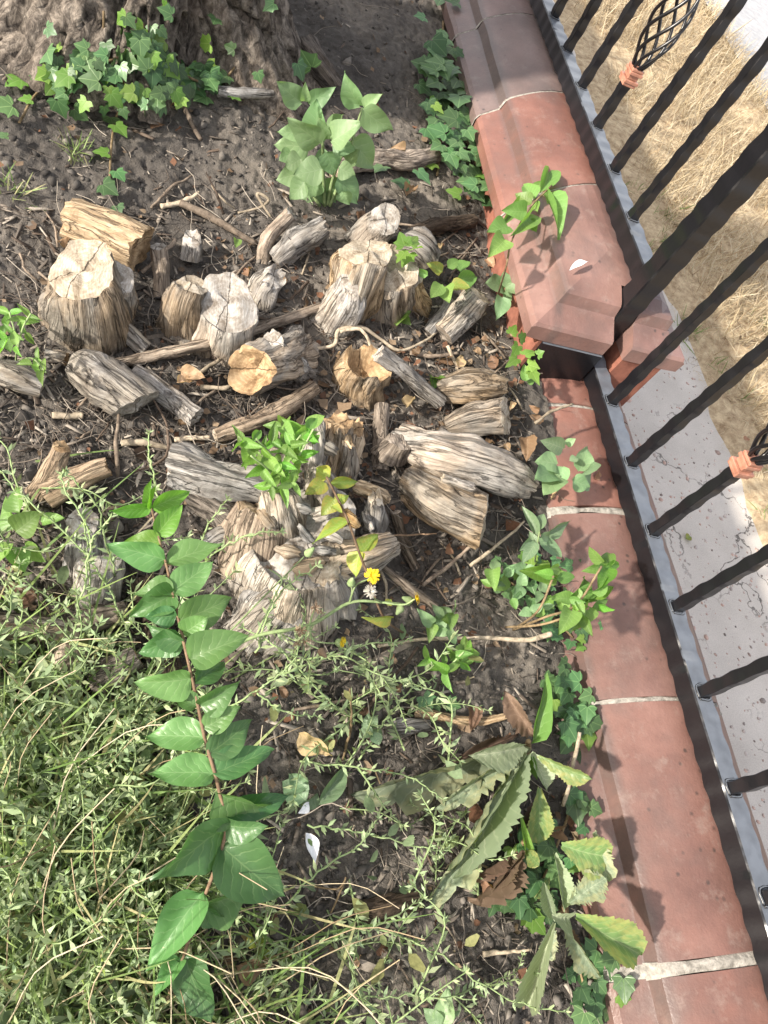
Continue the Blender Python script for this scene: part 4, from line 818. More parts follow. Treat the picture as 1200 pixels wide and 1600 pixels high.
log('fallen_branch', 'thin bare branch crossing the dark hollow by the stump mass', [(596, 884, 0.03), (635, 915, 0.03), (680, 948, 0.012)], [10, 16, 14], 'wood_brown', None, None, cat='branch', ridge=0.06, ns=16)
log('dry_stalk', 'thick fibrous dry stalk lying on dark soil by the brown leaf', [(650, 1110, 0.015), (700, 1122, 0.02), (750, 1126, 0.02), (795, 1118, 0.03)], [20, 14, 14, 10], 'wood_fresh', None, None, cat='stalk', ridge=0.1, ns=18, jagA=.5)
log('smooth_stick', 'grey stick with a split tip in the hollow below the upright stick', [(618, 800, 0.02), (632, 850, 0.015), (650, 890, 0.005)], [16, 18, 14], 'wood_brown', None, None, cat='stick', ridge=0.06, ns=18)

# ------------------------------------------------------------------ twigs and thin roots
def twig(label, pts, wpx, mat='twig', name='twig', group=None, n=None):
    C0 = np.array([G(u, v, h) for (u, v, h) in pts]); n = n or max(10, 8 * len(pts)); C = spline(C0, n)
    C = C + 0.004 * np.stack([fbm(np.linspace(0, 5, n) + 13 * k_, np.full(n, C0[0][0] * 50), o=2, s=k_) for k_ in (1, 2, 3)], 1) * np.array([1, 1, .4]) * 0.35; w = np.interp(np.linspace(0, 1, n), np.linspace(0, 1, len(np.atleast_1d(wpx))), np.atleast_1d(wpx))
    r = w / 2 / np.array([pxm(p) for p in C]); o = mk(name, *tube(C, r * (1 + 0.15 * fbm(np.linspace(0, 9, n), np.full(n, C0[0][1] * 40), o=2, s=8)), 7), M[mat], base=C0[0])
    return tag(o, label, 'root' if name == 'thin_root' else name.replace('_', ' '), group)
T = twig
T('straight peeled twig lying on the bare soil under the sapling', [(282, 316, .012), (330, 340, .014), (402, 382, .01)], [12, 13, 9], 'twig')
T('short pale twig ending beside the straight peeled twig', [(250, 322, .008), (285, 316, .012), (312, 300, .016)], [8, 8, 5], 'twig_pale')
T('thin grey twig slanting above the short pale twig', [(236, 324, .005), (265, 295, .012), (300, 275, .01)], [4, 5, 3], 'twig')
T('pale hooked root curling over bare soil', [(372, 332, .005), (405, 325, .012), (420, 312, .02), (402, 304, .024), (424, 340, .004)], [3, 4, 5, 5, 4], 'twig_pale', 'thin_root')
T('dark wiry twig standing in the soil near the peeled twig', [(350, 335, .005), (340, 305, .03), (322, 270, .04)], [4, 4, 2], 'twig_dark')
T('bare fallen twig at the foot of the tree below the ivy', [(285, 160, .02), (298, 190, .015), (314, 218, .006)], [8, 8, 7], 'twig')
T('long pale root arching over the soil between the stumps', [(478, 546, .006), (520, 540, .02), (530, 516, .03), (565, 512, .032), (595, 530, .02), (625, 548, .012), (665, 532, .012), (690, 512, .004)], [5, 7, 7, 7, 6, 5, 4, 3], 'twig_pale', 'thin_root')
T('pale root looping back beside the long arching root', [(532, 518, .03), (560, 514, .036), (575, 530, .03), (580, 548, .02)], [6, 6, 5, 4], 'twig_pale', 'thin_root')
T('thin dark root running along the soil to the wall corner', [(640, 552, .008), (680, 556, .012), (715, 552, .01)], [7, 7, 5], 'twig', 'thin_root')
T('upright curved twig beside the broad grained log', [(185, 745, .01), (182, 700, .03), (186, 640, .03)], [6, 7, 5], 'twig')
T('thin curved twig hooking over the soil right of the grained log', [(200, 740, .01), (255, 715, .02), (262, 670, .03), (238, 620, .03)], [3, 4, 4, 3], 'twig_dark')
T('pale stick lying level beneath the bent brown branch', [(190, 692, .012), (225, 692, .014), (262, 700, .006)], [10, 12, 9], 'twig_pale')
T('pale stick lying end to end with the bent brown branch', [(272, 686, .01), (300, 685, .012), (328, 684, .012)], [8, 8, 8], 'twig_pale')
T('forked pale twig below the long smooth branch', [(310, 585, .01), (345, 560, .015), (372, 548, .01)], [6, 6, 3], 'twig_pale')
T('thin light twig along the pale stub near the hollow-ended stump', [(312, 606, .01), (355, 606, .014), (372, 600, .01)], [8, 7, 5], 'twig_pale')
T('thin stick leaning on the short tan log', [(222, 425, .02), (255, 395, .05), (275, 376, .05)], [7, 7, 6], 'twig')
T('small cut stick on the bare soil below the broad grained log', [(80, 650, .008), (130, 650, .008)], [11, 11], 'twig_pale')
T('short crooked root on the soil left of the upright curved twig', [(122, 695, .004), (128, 682, .012), (142, 675, .006)], [4, 4, 3], 'twig', 'thin_root')
T('slanting brown twig in the dark soil above the rosette', [(572, 1112, .01), (610, 1065, .02), (655, 1010, .03)], [7, 6, 5], 'twig_dark')
T('grey twig lying beneath knotgrass beside the slanting brown twig', [(455, 1110, .01), (520, 1098, .012), (586, 1080, .01)], [5, 5, 4], 'twig')
T('thin twig standing in dark soil next to the slanting brown twig', [(535, 1190, .005), (548, 1130, .03), (548, 1075, .04)], [4, 4, 3], 'stem_brown')
T('white weathered twig crossing the dark hollow beside the stump mass', [(570, 860, .05), (600, 905, .02), (606, 950, .006)], [4, 5, 4], 'twig_pale')
T('grey twig angled over the dark hollow toward the sawn-ended log', [(660, 915, .015), (705, 880, .03), (740, 850, .03)], [7, 6, 5], 'twig')
T('pale twig leaning out of the hollow toward the wall', [(735, 885, .015), (780, 850, .03), (820, 815, .03)], [6, 5, 3], 'twig_pale')
T('long curving runner stem along the soil to the wall', [(590, 1010, .012), (660, 1000, .016), (745, 996, .02), (820, 1000, .03), (860, 990, .04)], [5, 5, 6, 8, 9], 'twig_pale', 'thin_root')
T('rusty thin stalk lying across the stump and hollow', [(600, 838, .06), (645, 836, .05), (682, 833, .045)], [3, 3, 2], 'stem_red')
T('short pale peg of twig near the slanting sawn log', [(700, 540, .02), (708, 560, .012), (716, 580, .004)], [6, 6, 5], 'twig_pale')
T('white twig laid over the first terracotta stone', [(835, 662, .07), (862, 643, .085), (895, 632, .09)], [5, 5, 4], 'twig_pale')
T('bare dead stem standing against the lower coping', [(880, 1258, .05), (895, 1200, .08), (906, 1145, .10)], [6, 6, 6], 'twig_pale')
T('forked dry twig on soil under the wall thistle', [(755, 1492, .008), (795, 1486, .015), (832, 1484, .03)], [9, 6, 4], 'twig_pale')
T('dry straw stalk arching over bare soil near the white petal', [(490, 1385, .012), (528, 1390, .03), (540, 1372, .035), (515, 1432, .01)], [3, 3, 3, 3], 'stem_brown')
T('thin bent twig on the soil below the wood wedge', [(468, 405, .005), (486, 380, .012), (472, 430, .004)], [3, 4, 3], 'twig_pale')
ANCH = [(140, 440, 'the pale split stump'), (175, 370, 'the stout tan log'), (320, 480, 'the twin-topped stump'), (415, 445, 'the small split grey stub'), (475, 370, 'the silver wedge of wood'), (580, 430, 'the many-stemmed stump'), (725, 490, 'the slanting sawn log'),
        (410, 575, 'the hollow-ended leaning stump'), (570, 585, 'the ragged hollow stump'), (740, 610, 'the knot-holed stump'), (760, 655, 'the white-ended tapered log'), (595, 680, 'the smooth upright stick'), (720, 735, 'the thick peeling log'), (710, 795, 'the thick sawn-ended log'),
        (470, 820, 'the largest stump mass'), (170, 600, 'the broad grained log'), (260, 618, 'the thin round grey log'), (20, 590, 'the smooth grey log under green sprigs'), (410, 645, 'the bent brown branch'), (100, 740, 'the forked brown branch'), (640, 870, 'the dark hollow'), (510, 230, 'the lilac sapling'),
        (700, 220, 'the dark wall ivy'), (690, 1000, 'the low paired-leaf sprigs'), (600, 1420, 'the dark weathered chunk'), (690, 1250, 'the wilted thistle'), (330, 1400, 'the tall arching shoot'), (540, 1130, 'the slanting brown twig'), (250, 160, 'the ivy at the tree foot'), (820, 660, 'the first lower coping stone')]
def near(u, v): return min(ANCH, key=lambda a: (a[0] - u) ** 2 + (a[1] - v) ** 2)[2]
sm = [(620, 350, 690, 372), (655, 425, 700, 395), (730, 395, 700, 440), (715, 360, 680, 405), (745, 372, 690, 420), (800, 560, 760, 600), (755, 520, 790, 560), (600, 930, 640, 890),
      (640, 900, 690, 925), (585, 905, 560, 870), (690, 870, 650, 925), (720, 900, 690, 850), (560, 940, 600, 900), (610, 800, 640, 860), (585, 760, 612, 830), (680, 905, 700, 940),
      (60, 425, 100, 470), (30, 395, 60, 440), (150, 590, 120, 640), (170, 660, 150, 690), (340, 610, 300, 640), (420, 620, 390, 650), (260, 480, 245, 520), (225, 505, 240, 570), (90, 385, 70, 330),
      (360, 440, 400, 400), (330, 290, 365, 325), (480, 440, 450, 470), (500, 1150, 470, 1180), (690, 1440, 720, 1490), (600, 1480, 640, 1530), (480, 1500, 530, 1470), (710, 560, 745, 600),
      (630, 620, 660, 650), (655, 580, 640, 620), (420, 600, 470, 610), (790, 600, 815, 640), (760, 700, 830, 690), (740, 690, 800, 720), (500, 90, 540, 140), (455, 160, 420, 200), (470, 60, 520, 110)]
for (a, b, c, d) in sm:
    T('thin loose twig lying next to ' + near((a + c) / 2, (b + d) / 2), [(a, b, .006), ((a + c) / 2 + random.uniform(-6, 6), (b + d) / 2 + random.uniform(-6, 6), random.uniform(.008, .02)), (c, d, .006)],
      [random.uniform(2.5, 5), random.uniform(2, 4)], random.choice(['twig', 'twig', 'twig_dark', 'twig_pale']), group='loose twigs among the stumps', n=9)

# ------------------------------------------------------------------ plants with large leaves
def stem(parent, pts, wpx, mat='stem_green', name='stem', n=None, ns=6):
    C0 = np.asarray(pts, float); n = n or max(6, 6 * len(C0)); C = spline(C0, n); w = np.interp(np.linspace(0, 1, n), np.linspace(0, 1, len(np.atleast_1d(wpx))), np.atleast_1d(wpx))
    return mk(name, *tube(C, w / 2 / np.array([pxm(p) for p in C]), ns), M[mat], parent)
# the tall leafy stem
def hz(v): return float(np.interp(v, [760, 900, 1050, 1240, 1350, 1450, 1545], [0.26, 0.25, 0.235, 0.205, 0.175, 0.14, 0.10]))
tall = empty('leafy_shoot', G(267, 1548), 'tall arching shoot with paired broad leaves on a reddish stem', 'plant')
SP = [(236, 792), (248, 840), (259, 879), (270, 927), (285, 995), (298, 1050), (308, 1096), (321, 1158), (335, 1205), (344, 1242), (354, 1292), (335, 1360), (312, 1421), (287, 1492), (267, 1548)]
stem(tall, [G(u, v, hz(v)) for u, v in SP], [3, 4, 5, 5.5, 6, 6, 6, 6], 'stem_red', n=60, ns=8); stem(tall, [G(267, 1548, .10), G(258, 1570, .05), G(255, 1580, -.01)], 6, 'stem_brown')
TL = [(236, 792, 171, 800, 28, 'y'), (238, 793, 301, 768, 34, 'y'), (245, 835, 287, 788, 38, 'y'), (251, 845, 189, 850, 33, 'y'), (257, 875, 165, 852, 46, 'm'), (262, 880, 349, 845, 48, 'm'),
      (271, 924, 333, 875, 45, 'm'), (272, 931, 202, 918, 36, 'm'), (271, 926, 206, 962, 42, 'm'), (275, 962, 225, 966, 34, 'd'), (281, 968, 366, 935, 50, 'm'), (286, 988, 325, 965, 36, 'm'),
      (284, 995, 216, 1023, 46, 'm'), (285, 1002, 225, 985, 36, 'd'), (297, 1028, 385, 992, 52, 'm'), (306, 1067, 358, 1025, 38, 'd'), (298, 1062, 212, 1073, 46, 'm'), (306, 1104, 272, 1083, 32, 'm'),
      (312, 1100, 375, 1075, 42, 'm'), (319, 1137, 376, 1104, 34, 'm'), (319, 1154, 223, 1146, 50, 'm'), (325, 1177, 400, 1125, 48, 'd'), (333, 1208, 431, 1165, 46, 'd'), (333, 1210, 233, 1204, 48, 'm'),
      (340, 1240, 426, 1284, 66, 'm'), (354, 1272, 455, 1242, 46, 'd'), (352, 1288, 240, 1385, 74, 'd'), (346, 1325, 450, 1406, 80, 'd'), (320, 1412, 405, 1398, 64, 'm'), (316, 1398, 222, 1517, 58, 'm'),
      (287, 1495, 330, 1602, 66, 'd'), (284, 1500, 238, 1552, 30, 'm'), (356, 1290, 410, 1300, 40, 'd'), (318, 1420, 352, 1450, 40, 'd')]
for (a, b, c, d, w, k) in TL:
    p = G(a, b, hz(b)); q = G(c, d, hz(b) + random.uniform(-0.012, 0.03))
    leaf_at({'y': 'main_young', 'm': 'main', 'd': 'main_dark'}[k], p, q, w / pxm(p) * random.uniform(.95, 1.15), rnd_n(0.38), tall)
p = G(236, 792, .26); leaf_at('main_young', p, G(231, 752, .31), 0.011, rnd_n(.1), tall); leaf_at('main_young', p, G(240, 760, .30), 0.010, rnd_n(.1), tall)

# lilac sapling by the tree
lil = empty('lilac_sapling', G(508, 322), 'young lilac sapling with heart-shaped blue-green leaves behind the stumps', 'plant'); LY = WL[lil][1]
for pts in ([(508, 322), (505, 270), (503, 215), (485, 160)], [(515, 322), (540, 262), (552, 215), (566, 168)], [(500, 322), (480, 290), (468, 262)], [(512, 320), (520, 280), (536, 240)]):
    stem(lil, [RY(u, v, LY + 0.03 * i / 3) for i, (u, v) in enumerate(pts)], [6, 5, 3], 'stem_green')
LL = [(470, 160, 433, 127, 32), (477, 158, 477, 133, 14), (484, 162, 521, 140, 26), (562, 165, 535, 124, 34), (570, 168, 592, 147, 20), (568, 172, 615, 207, 38), (495, 208, 490, 162, 40),
      (518, 220, 560, 188, 40), (500, 224, 449, 190, 40), (470, 212, 436, 203, 26), (482, 232, 429, 226, 40), (510, 238, 521, 275, 34), (546, 222, 591, 264, 44), (502, 264, 458, 272, 40),
      (470, 272, 432, 282, 34), (476, 284, 450, 312, 30), (490, 280, 484, 312, 34), (508, 280, 526, 318, 34), (530, 276, 561, 320, 38), (482, 306, 463, 326, 26), (500, 300, 506, 326, 28),
      (520, 228, 557, 234, 26), (456, 240, 436, 251, 22), (530, 262, 555, 274, 26), (515, 205, 535, 178, 26), (490, 250, 520, 262, 36), (470, 248, 445, 262, 30), (540, 250, 560, 236, 24),
      (508, 218, 500, 190, 22), (535, 300, 545, 322, 24), (566, 178, 590, 190, 26)]
for i, (a, b, c, d, w) in enumerate(LL):
    y = LY + random.uniform(-0.05, 0.05) - 0.02; p = RY(a, b, y); q = RY(c, d, y - 0.012); leaf_at('lilac', p, q, w / pxm(p) * 1.15, rnd_n(0.25, norm(EYE - p) * 1.0 + np.array([-.25, 0, .2])), lil)

def sprig(name, label, cat, base, kind, leaves, hb=0.02, ht=0.08, stems=(), smat='stem_green', sw=3, wr=0.55, group=None, nb=0.3, young=None):
    o = empty(name, G(*base), label, cat, group)
    for s in stems:
        n = len(s); stem(o, [G(u, v, (hb + (ht - hb) * i / max(1, n - 1)) if i else 0.0) for i, (u, v) in enumerate(s)], sw, smat)
    for i, t in enumerate(leaves):
        a, b, c, d = t[:4]; h = random.uniform(hb, ht); p = G(a, b, h); q = G(c, d, h + random.uniform(-.01, .02)); L = np.linalg.norm(q - p)
        w = (t[4] / pxm(p)) if len(t) > 4 else L * wr * random.uniform(.85, 1.15)
        leaf_at(young if young and i % 4 == 0 else kind, p, q, w, rnd_n(nb), o)
    return o
def around(cs, L, n=2, a0=None):     # leaf pairs around stem points
    out = []
    for (u, v) in cs:
        a = random.uniform(0, 6.28) if a0 is None else a0 + random.uniform(-.4, .4)
        for k in range(n):
            b = a + k * 2 * math.pi / n + random.uniform(-.35, .35); l = L * random.uniform(.75, 1.2); out.append((u, v, u + l * math.cos(b), v + l * math.sin(b)))
    return out
sprig('climbing_shoot', 'climbing shoot with rounded leaves reaching over the upper coping', 'plant', (775, 470), 'bright',
      [(845, 300, 868, 248, 30), (850, 305, 888, 356, 32), (835, 310, 818, 282, 28), (830, 318, 805, 300, 24), (828, 335, 812, 362, 26), (822, 330, 788, 328, 30), (842, 318, 850, 345, 22), (838, 300, 848, 282, 22),
       (808, 325, 790, 345, 22), (825, 345, 838, 362, 20), (795, 355, 762, 358, 36), (788, 375, 768, 395, 34), (860, 300, 876, 330, 24), (840, 330, 826, 318, 20)], 0.15, 0.22,
      [[(772, 480), (790, 420), (800, 375), (828, 325), (862, 290)]], 'stem_brown', 3, nb=0.25)
sprig('seedling', 'small sprig of pointed leaves against the upper coping corner', 'plant', (785, 480), 'lilac', [(790, 448, 790, 420), (790, 450, 815, 455), (788, 450, 762, 440), (785, 465, 780, 495), (790, 455, 800, 470)], .06, .1, wr=.75)
sprig('seedling', 'leafy sprout growing over the right side of the many-stemmed stump', 'plant', (705, 470), 'bright', [(690, 425, 668, 410), (700, 418, 718, 405), (690, 445, 672, 465), (712, 440, 750, 432), (705, 445, 735, 448), (720, 425, 712, 400), (695, 450, 700, 468), (668, 430, 650, 420)], .06, .1, wr=.75, young='yellow')
sprig('ivy_sprig', 'yellowing lobed ivy sprig on top of the many-stemmed stump', 'ivy', (640, 420), 'ivy_young', [(632, 385, 625, 362, 28), (640, 382, 655, 365, 26), (632, 395, 618, 410, 28), (640, 395, 628, 415, 26), (645, 390, 660, 382, 22)], .08, .12)
sprig('seedling', 'tiny four-leaved seedling at the foot of the many-stemmed stump', 'plant', (628, 498), 'bright', [(628, 495, 614, 488), (628, 495, 642, 486), (628, 495, 618, 506), (628, 495, 640, 505)], .01, .02, wr=.8)
sprig('seedling', 'tiny round-leaved seedling beside the knot-holed stump', 'plant', (685, 592), 'bright', [(685, 592, 674, 588), (685, 592, 697, 590), (683, 594, 678, 604)], .01, .02, wr=.8)
sprig('privet_sprout', 'dense bright sprout of small pointed leaves on the stump mass', 'plant', (435, 755), 'bright',
      around([(395, 690), (410, 700), (425, 690), (440, 700), (455, 695), (470, 690), (400, 715), (420, 720), (440, 725), (455, 715), (390, 700), (430, 740), (450, 740), (412, 735), (470, 712), (440, 668), (460, 670), (425, 760), (440, 765), (455, 755), (380, 690), (480, 675)], 28, 3)
      + [(480, 668, 508, 648, 24), (470, 672, 440, 655, 16), (485, 690, 500, 680, 14)], .08, .17, [[(435, 760), (430, 720), (400, 685)], [(438, 760), (445, 715), (470, 680)], [(438, 758), (460, 725), (490, 670)], [(436, 760), (420, 735), (392, 712)]], wr=.42, young='main_young')
sprig('bindweed_shoot', 'yellowing shoot with paired leaves trailing across the stump mass', 'plant', (600, 985), 'yellow',
      [(517, 755, 565, 752, 20), (508, 755, 475, 772, 30), (515, 745, 490, 730, 30), (522, 780, 503, 805, 30), (525, 785, 545, 772, 20), (545, 815, 488, 842, 24), (540, 820, 528, 808, 20), (563, 862, 592, 830, 34), (562, 862, 552, 900, 36), (520, 790, 535, 800, 16), (612, 965, 570, 972, 22), (605, 945, 612, 935, 14)],
      .10, .14, [[(640, 995), (600, 965), (575, 900), (560, 860), (540, 805), (510, 745)]], 'stem_red', 4)
sprig('ivy_sprig', 'small dark-leaved clump beside the lower coping by the sawn-ended log', 'plant', (880, 770), 'lilac', [(880, 700, 848, 690), (885, 695, 900, 685), (870, 725, 838, 720), (880, 730, 870, 765), (900, 745, 938, 730), (905, 735, 922, 695), (895, 750, 925, 762), (875, 745, 850, 770), (890, 720, 905, 715), (865, 740, 840, 745)], .06, .11, wr=.75, young='grey')
sprig('sage_sprig', 'grey-green sprig with slender leaves leaning toward the lower coping', 'plant', (835, 880), 'grey', [(838, 835, 818, 790, 18), (842, 828, 850, 800, 18), (845, 838, 895, 815, 22), (842, 842, 880, 872, 24), (838, 848, 815, 880, 22), (845, 835, 862, 840, 18), (835, 850, 828, 830, 16), (832, 845, 812, 860, 14)], .08, .12, [[(835, 885), (838, 860), (843, 830)]])
sprig('leafy_sprig', 'bright leafy sprig spilling over the lower coping', 'plant', (800, 985), 'bright',
      around([(900, 940), (915, 945), (930, 935), (905, 920), (925, 950), (890, 935), (945, 885), (940, 880), (950, 890), (895, 955), (910, 965), (870, 905), (865, 900), (885, 955), (855, 895), (925, 925)], 32, 2) + [(935, 945, 960, 955, 18), (858, 890, 880, 885, 18)], .12, .17,
      [[(800, 985), (850, 965), (900, 945), (940, 885)], [(800, 985), (840, 955), (865, 900)], [(790, 980), (850, 975), (920, 950)]], 'stem_brown', 4, wr=.5, young='main_young')
sprig('mint_sprig', 'low sprig with paired leaves on dark soil near the yellow flowers', 'plant', (690, 985), 'lilac', around([(690, 968), (675, 975), (705, 960), (700, 985)], 26, 3), .03, .07, wr=.6, young='bright')
sprig('mint_sprig', 'bright tuft of narrow leaves on dark soil above the slanting twig', 'plant', (690, 1060), 'bright', around([(670, 1030), (690, 1040), (712, 1025), (725, 1015), (700, 1050), (720, 1035), (735, 1025)], 26, 3), .03, .08, [[(690, 1070), (700, 1045), (725, 1018)]], wr=.45, young='main_young')
sprig('mint_sprig', 'low clump of small leaves under the spilling bright sprig', 'plant', (800, 930), 'lilac', around([(790, 900), (815, 915), (770, 915), (845, 925), (800, 935), (820, 890), (850, 950), (830, 955), (770, 890)], 24, 2), .02, .06, wr=.65, young='bright')
sprig('seedling', 'pale blue-grey seedling with round leaves on dark soil', 'plant', (582, 1150), 'grey', [(582, 1140, 572, 1115, 24), (582, 1140, 560, 1152, 20), (585, 1145, 592, 1165, 20), (582, 1140, 598, 1148, 14), (578, 1135, 590, 1118, 18)], .02, .05)
sprig('leaf_tuft', 'bright green leafy sprigs at the edge above the smooth grey log', 'plant', (25, 560), 'bright', around([(15, 490), (30, 500), (10, 510), (40, 520), (25, 540), (60, 560), (50, 570), (70, 580), (10, 530), (20, 520), (5, 545), (45, 495)], 24, 2), .05, .12, [[(25, 570), (25, 530), (15, 488)], [(25, 565), (50, 560), (72, 582)], [(25, 560), (35, 515), (48, 490)]], wr=.45, young='main_young')
sprig('broad_weed', 'broad pale weed leaves shaded under knotgrass at the edge', 'plant', (30, 850), 'bright', [(30, 820, -5, 780, 44), (25, 830, 60, 800, 44), (20, 850, -10, 880, 44), (40, 850, 70, 880, 40), (65, 815, 100, 808, 22), (30, 800, 20, 760, 36), (20, 860, 40, 890, 38)], .05, .09, nb=.4)
sprig('broad_weed', 'flat pale weed leaves lying on soil beside the tall shoot', 'plant', (500, 1230), 'grey', [(500, 1255, 545, 1195, 30), (478, 1250, 440, 1220, 46), (480, 1230, 450, 1210, 30), (495, 1240, 470, 1265, 24)], .01, .03, wr=.6)
sprig('seedling', 'yellowing two-leaved seedling among dry leaves near the shoot base', 'plant', (405, 1500), 'yellow', [(405, 1480, 435, 1505, 26), (400, 1480, 385, 1452, 16), (405, 1478, 415, 1450, 14)], .02, .05)
sprig('seedling', 'small bluish seedling on dark soil by the pale split stump', 'plant', (78, 495), 'grey', [(78, 490, 80, 475), (78, 492, 66, 498), (78, 492, 92, 496)], .01, .02, wr=.6)
sprig('seedling', 'lone leaf sprouting behind the knot-holed stump near the wall', 'plant', (822, 600), 'bright', [(822, 595, 820, 568, 18), (824, 598, 838, 592, 12)], .03, .06)
sprig('ivy_sprig', 'trailing sprig of leaves beneath the upper coping corner', 'ivy', (820, 560), 'ivy_young', [(810, 540, 800, 560, 20), (820, 555, 838, 545, 22), (825, 570, 845, 575, 24), (808, 560, 792, 572, 20), (830, 580, 842, 598, 20), (812, 530, 826, 520, 20), (798, 522, 808, 505, 20), (840, 555, 850, 548, 18)], .05, .1)
sprig('broad_weed', 'pointed green leaves of a weed poking up at the picture foot', 'plant', (690, 1590), 'lilac', [(690, 1600, 700, 1545, 34), (690, 1600, 660, 1575, 26), (690, 1600, 720, 1580, 24)], .02, .05)

# wilted thistle rosettes
def rosette(name, label, base, leaves, hb=0.03):
    o = empty(name, G(*base), label, 'plant')
    for (a, b, c, d, w, k, h0, h1) in leaves:
        p = G(a, b, h0); q = G(c, d, h1); leaf_at(k, p, q, w * (0.5 if 'dead' in k else 0.8) / pxm((p + q) / 2), rnd_n(.3, norm([-.35, -.45, .9])), o)
    C = [G(base[0], base[1], 0), G(base[0] + 2, base[1] - 6, .03), G(base[0] + 4, base[1] - 14, .06)]; stem(o, C, [18, 13, 8], 'stem_brown')
    return o
rosette('thistle_rosette', 'wilted thistle rosette with long lobed pale leaves sprawling on soil', (822, 1172),
        [(817, 1168, 554, 1254, 76, 'thistle', .05, .03), (817, 1172, 684, 1268, 42, 'thistle', .06, .05), (812, 1180, 668, 1432, 62, 'thistle', .06, .015), (820, 1185, 712, 1375, 46, 'thistle_pale', .07, .05), (818, 1166, 740, 1184, 54, 'thistle_pale', .07, .08),
         (833, 1158, 863, 1054, 34, 'bright', .05, .09), (829, 1178, 858, 1232, 44, 'thistle_pale', .07, .09), (842, 1232, 845, 1325, 50, 'thistle_yellow', .09, .06), (843, 1182, 924, 1222, 38, 'thistle_yellow', .09, .13),
         (833, 1150, 788, 1084, 62, 'thistle_dead', .04, .06), (810, 1148, 706, 1192, 34, 'thistle_dead', .03, .02), (826, 1185, 838, 1215, 22, 'bright', .06, .09)])
rosette('thistle_rosette', 'withered brown rosette between the sprawling thistle and the ivy', (815, 1328),
        [(812, 1326, 735, 1378, 24, 'thistle_dead', .04, .03), (812, 1330, 748, 1420, 40, 'thistle_dead', .05, .03), (818, 1330, 770, 1395, 24, 'thistle_dead', .06, .05), (822, 1322, 818, 1285, 18, 'bright', .05, .10), (822, 1330, 842, 1352, 30, 'thistle_yellow', .06, .09), (818, 1320, 838, 1250, 34, 'thistle_dead', .03, .04)])
rosette('thistle_rosette', 'mottled thistle with large serrated leaves drooping over the lower coping', (880, 1425),
        [(878, 1320, 962, 1345, 80, 'thistle_yellow', .10, .12), (930, 1300, 950, 1380, 46, 'thistle', .11, .10), (890, 1410, 950, 1372, 56, 'thistle', .09, .12), (866, 1335, 886, 1425, 30, 'thistle_pale', .07, .08), (858, 1370, 840, 1405, 26, 'thistle_yellow', .05, .06), (850, 1380, 866, 1440, 26, 'thistle_pale', .06, .07),
         (862, 1430, 898, 1438, 44, 'thistle_pale', .10, .10), (866, 1442, 820, 1592, 46, 'thistle_pale', .10, .04), (882, 1445, 936, 1538, 40, 'thistle', .08, .07), (900, 1432, 1020, 1498, 78, 'thistle_yellow', .11, .125), (868, 1455, 850, 1500, 36, 'thistle', .04, .02), (880, 1440, 905, 1500, 36, 'thistle_dead', .05, .05), (908, 1340, 888, 1370, 30, 'bright', .06, .05), (895, 1300, 905, 1350, 40, 'thistle_dead', .07, .06)])

# ------------------------------------------------------------------ ivy
def in_poly(u, v, poly):
    c = False; n = len(poly)
    for i in range(n):
        (x1, y1), (x2, y2) = poly[i], poly[(i + 1) % n]
        if (y1 > v) != (y2 > v) and u < (x2 - x1) * (v - y1) / (y2 - y1) + x1: c = not c
    return c
def sample(poly, n, md):
    xs = [p[0] for p in poly]; ys = [p[1] for p in poly]; out = []
    for _ in range(n * 60):
        u, v = random.uniform(min(xs), max(xs)), random.uniform(min(ys), max(ys))
        if in_poly(u, v, poly) and all((u - a) ** 2 + (v - b) ** 2 > md * md for a, b in out): out.append((u, v))
        if len(out) >= n: break
    return out
def ivy(label, base, spots, L, stems=(), young=0.2, lift=(0.012, 0.04), surf=hit, adj=None):
    b, _ = surf(*base); o = empty('ivy', b, label, 'ivy')
    for s in stems:
        C = [surf(u, v, 0.01)[0] for u, v in s]; stem(o, C, 4, 'stem_brown')
    for (u, v) in spots:
        p, n = surf(u, v, random.uniform(*lift)); l = L * random.uniform(.65, 1.25) / pxm(p); a = random.uniform(-2.6, 2.6)
        if n[2] < 0.5:
            dn = norm(np.array([0, 0, -1.0]) - n * (-n[2])); sd = np.cross(n, dn)
        else:
            dn = np.array([-0.25, -1.0, 0]); dn = norm(dn - n * (dn @ n)); sd = np.cross(n, dn)
        d = dn * math.cos(a * .6) + sd * math.sin(a * .6); nn = norm(n + RNG.normal(0, .25, 3) + 0.3 * norm(EYE - p) + np.array([-.15, 0, .1]))
        leaf_at('ivy_young' if random.random() < young else 'ivy', p - d * l * .3, p + d * l * .7, l * random.uniform(.95, 1.2), nn, o)
    return o
pA = [(70, 95), (105, 62), (130, 92), (168, 70), (180, 35), (250, 15), (262, 80), (330, 105), (358, 150), (300, 168), (235, 178), (200, 205), (150, 190), (100, 155), (62, 125)]
single = [(25, 140), (60, 150), (42, 168), (10, 188), (285, 38), (312, 42), (338, 63), (365, 72), (182, 228), (160, 250), (183, 287), (165, 312), (182, 340), (450, 112), (465, 95), (360, 167), (322, 165), (405, 118), (5, 230), (245, 5), (225, 15), (420, 8)]
ivy('large ivy climbing over the foot of the old tree trunk', (200, 170), sample(pA, 125, 8.5) + single, 26,
    [[(30, 200), (62, 150), (130, 110), (200, 90)], [(170, 310), (172, 250), (178, 200), (190, 150)], [(220, 40), (215, 100), (240, 150)], [(165, 20), (175, 80), (200, 140)], [(250, 100), (330, 140), (380, 90)]])
pB = [(660, 85), (700, 75), (725, 140), (745, 220), (770, 300), (775, 345), (735, 335), (700, 320), (690, 290), (660, 275), (655, 200), (650, 130)]
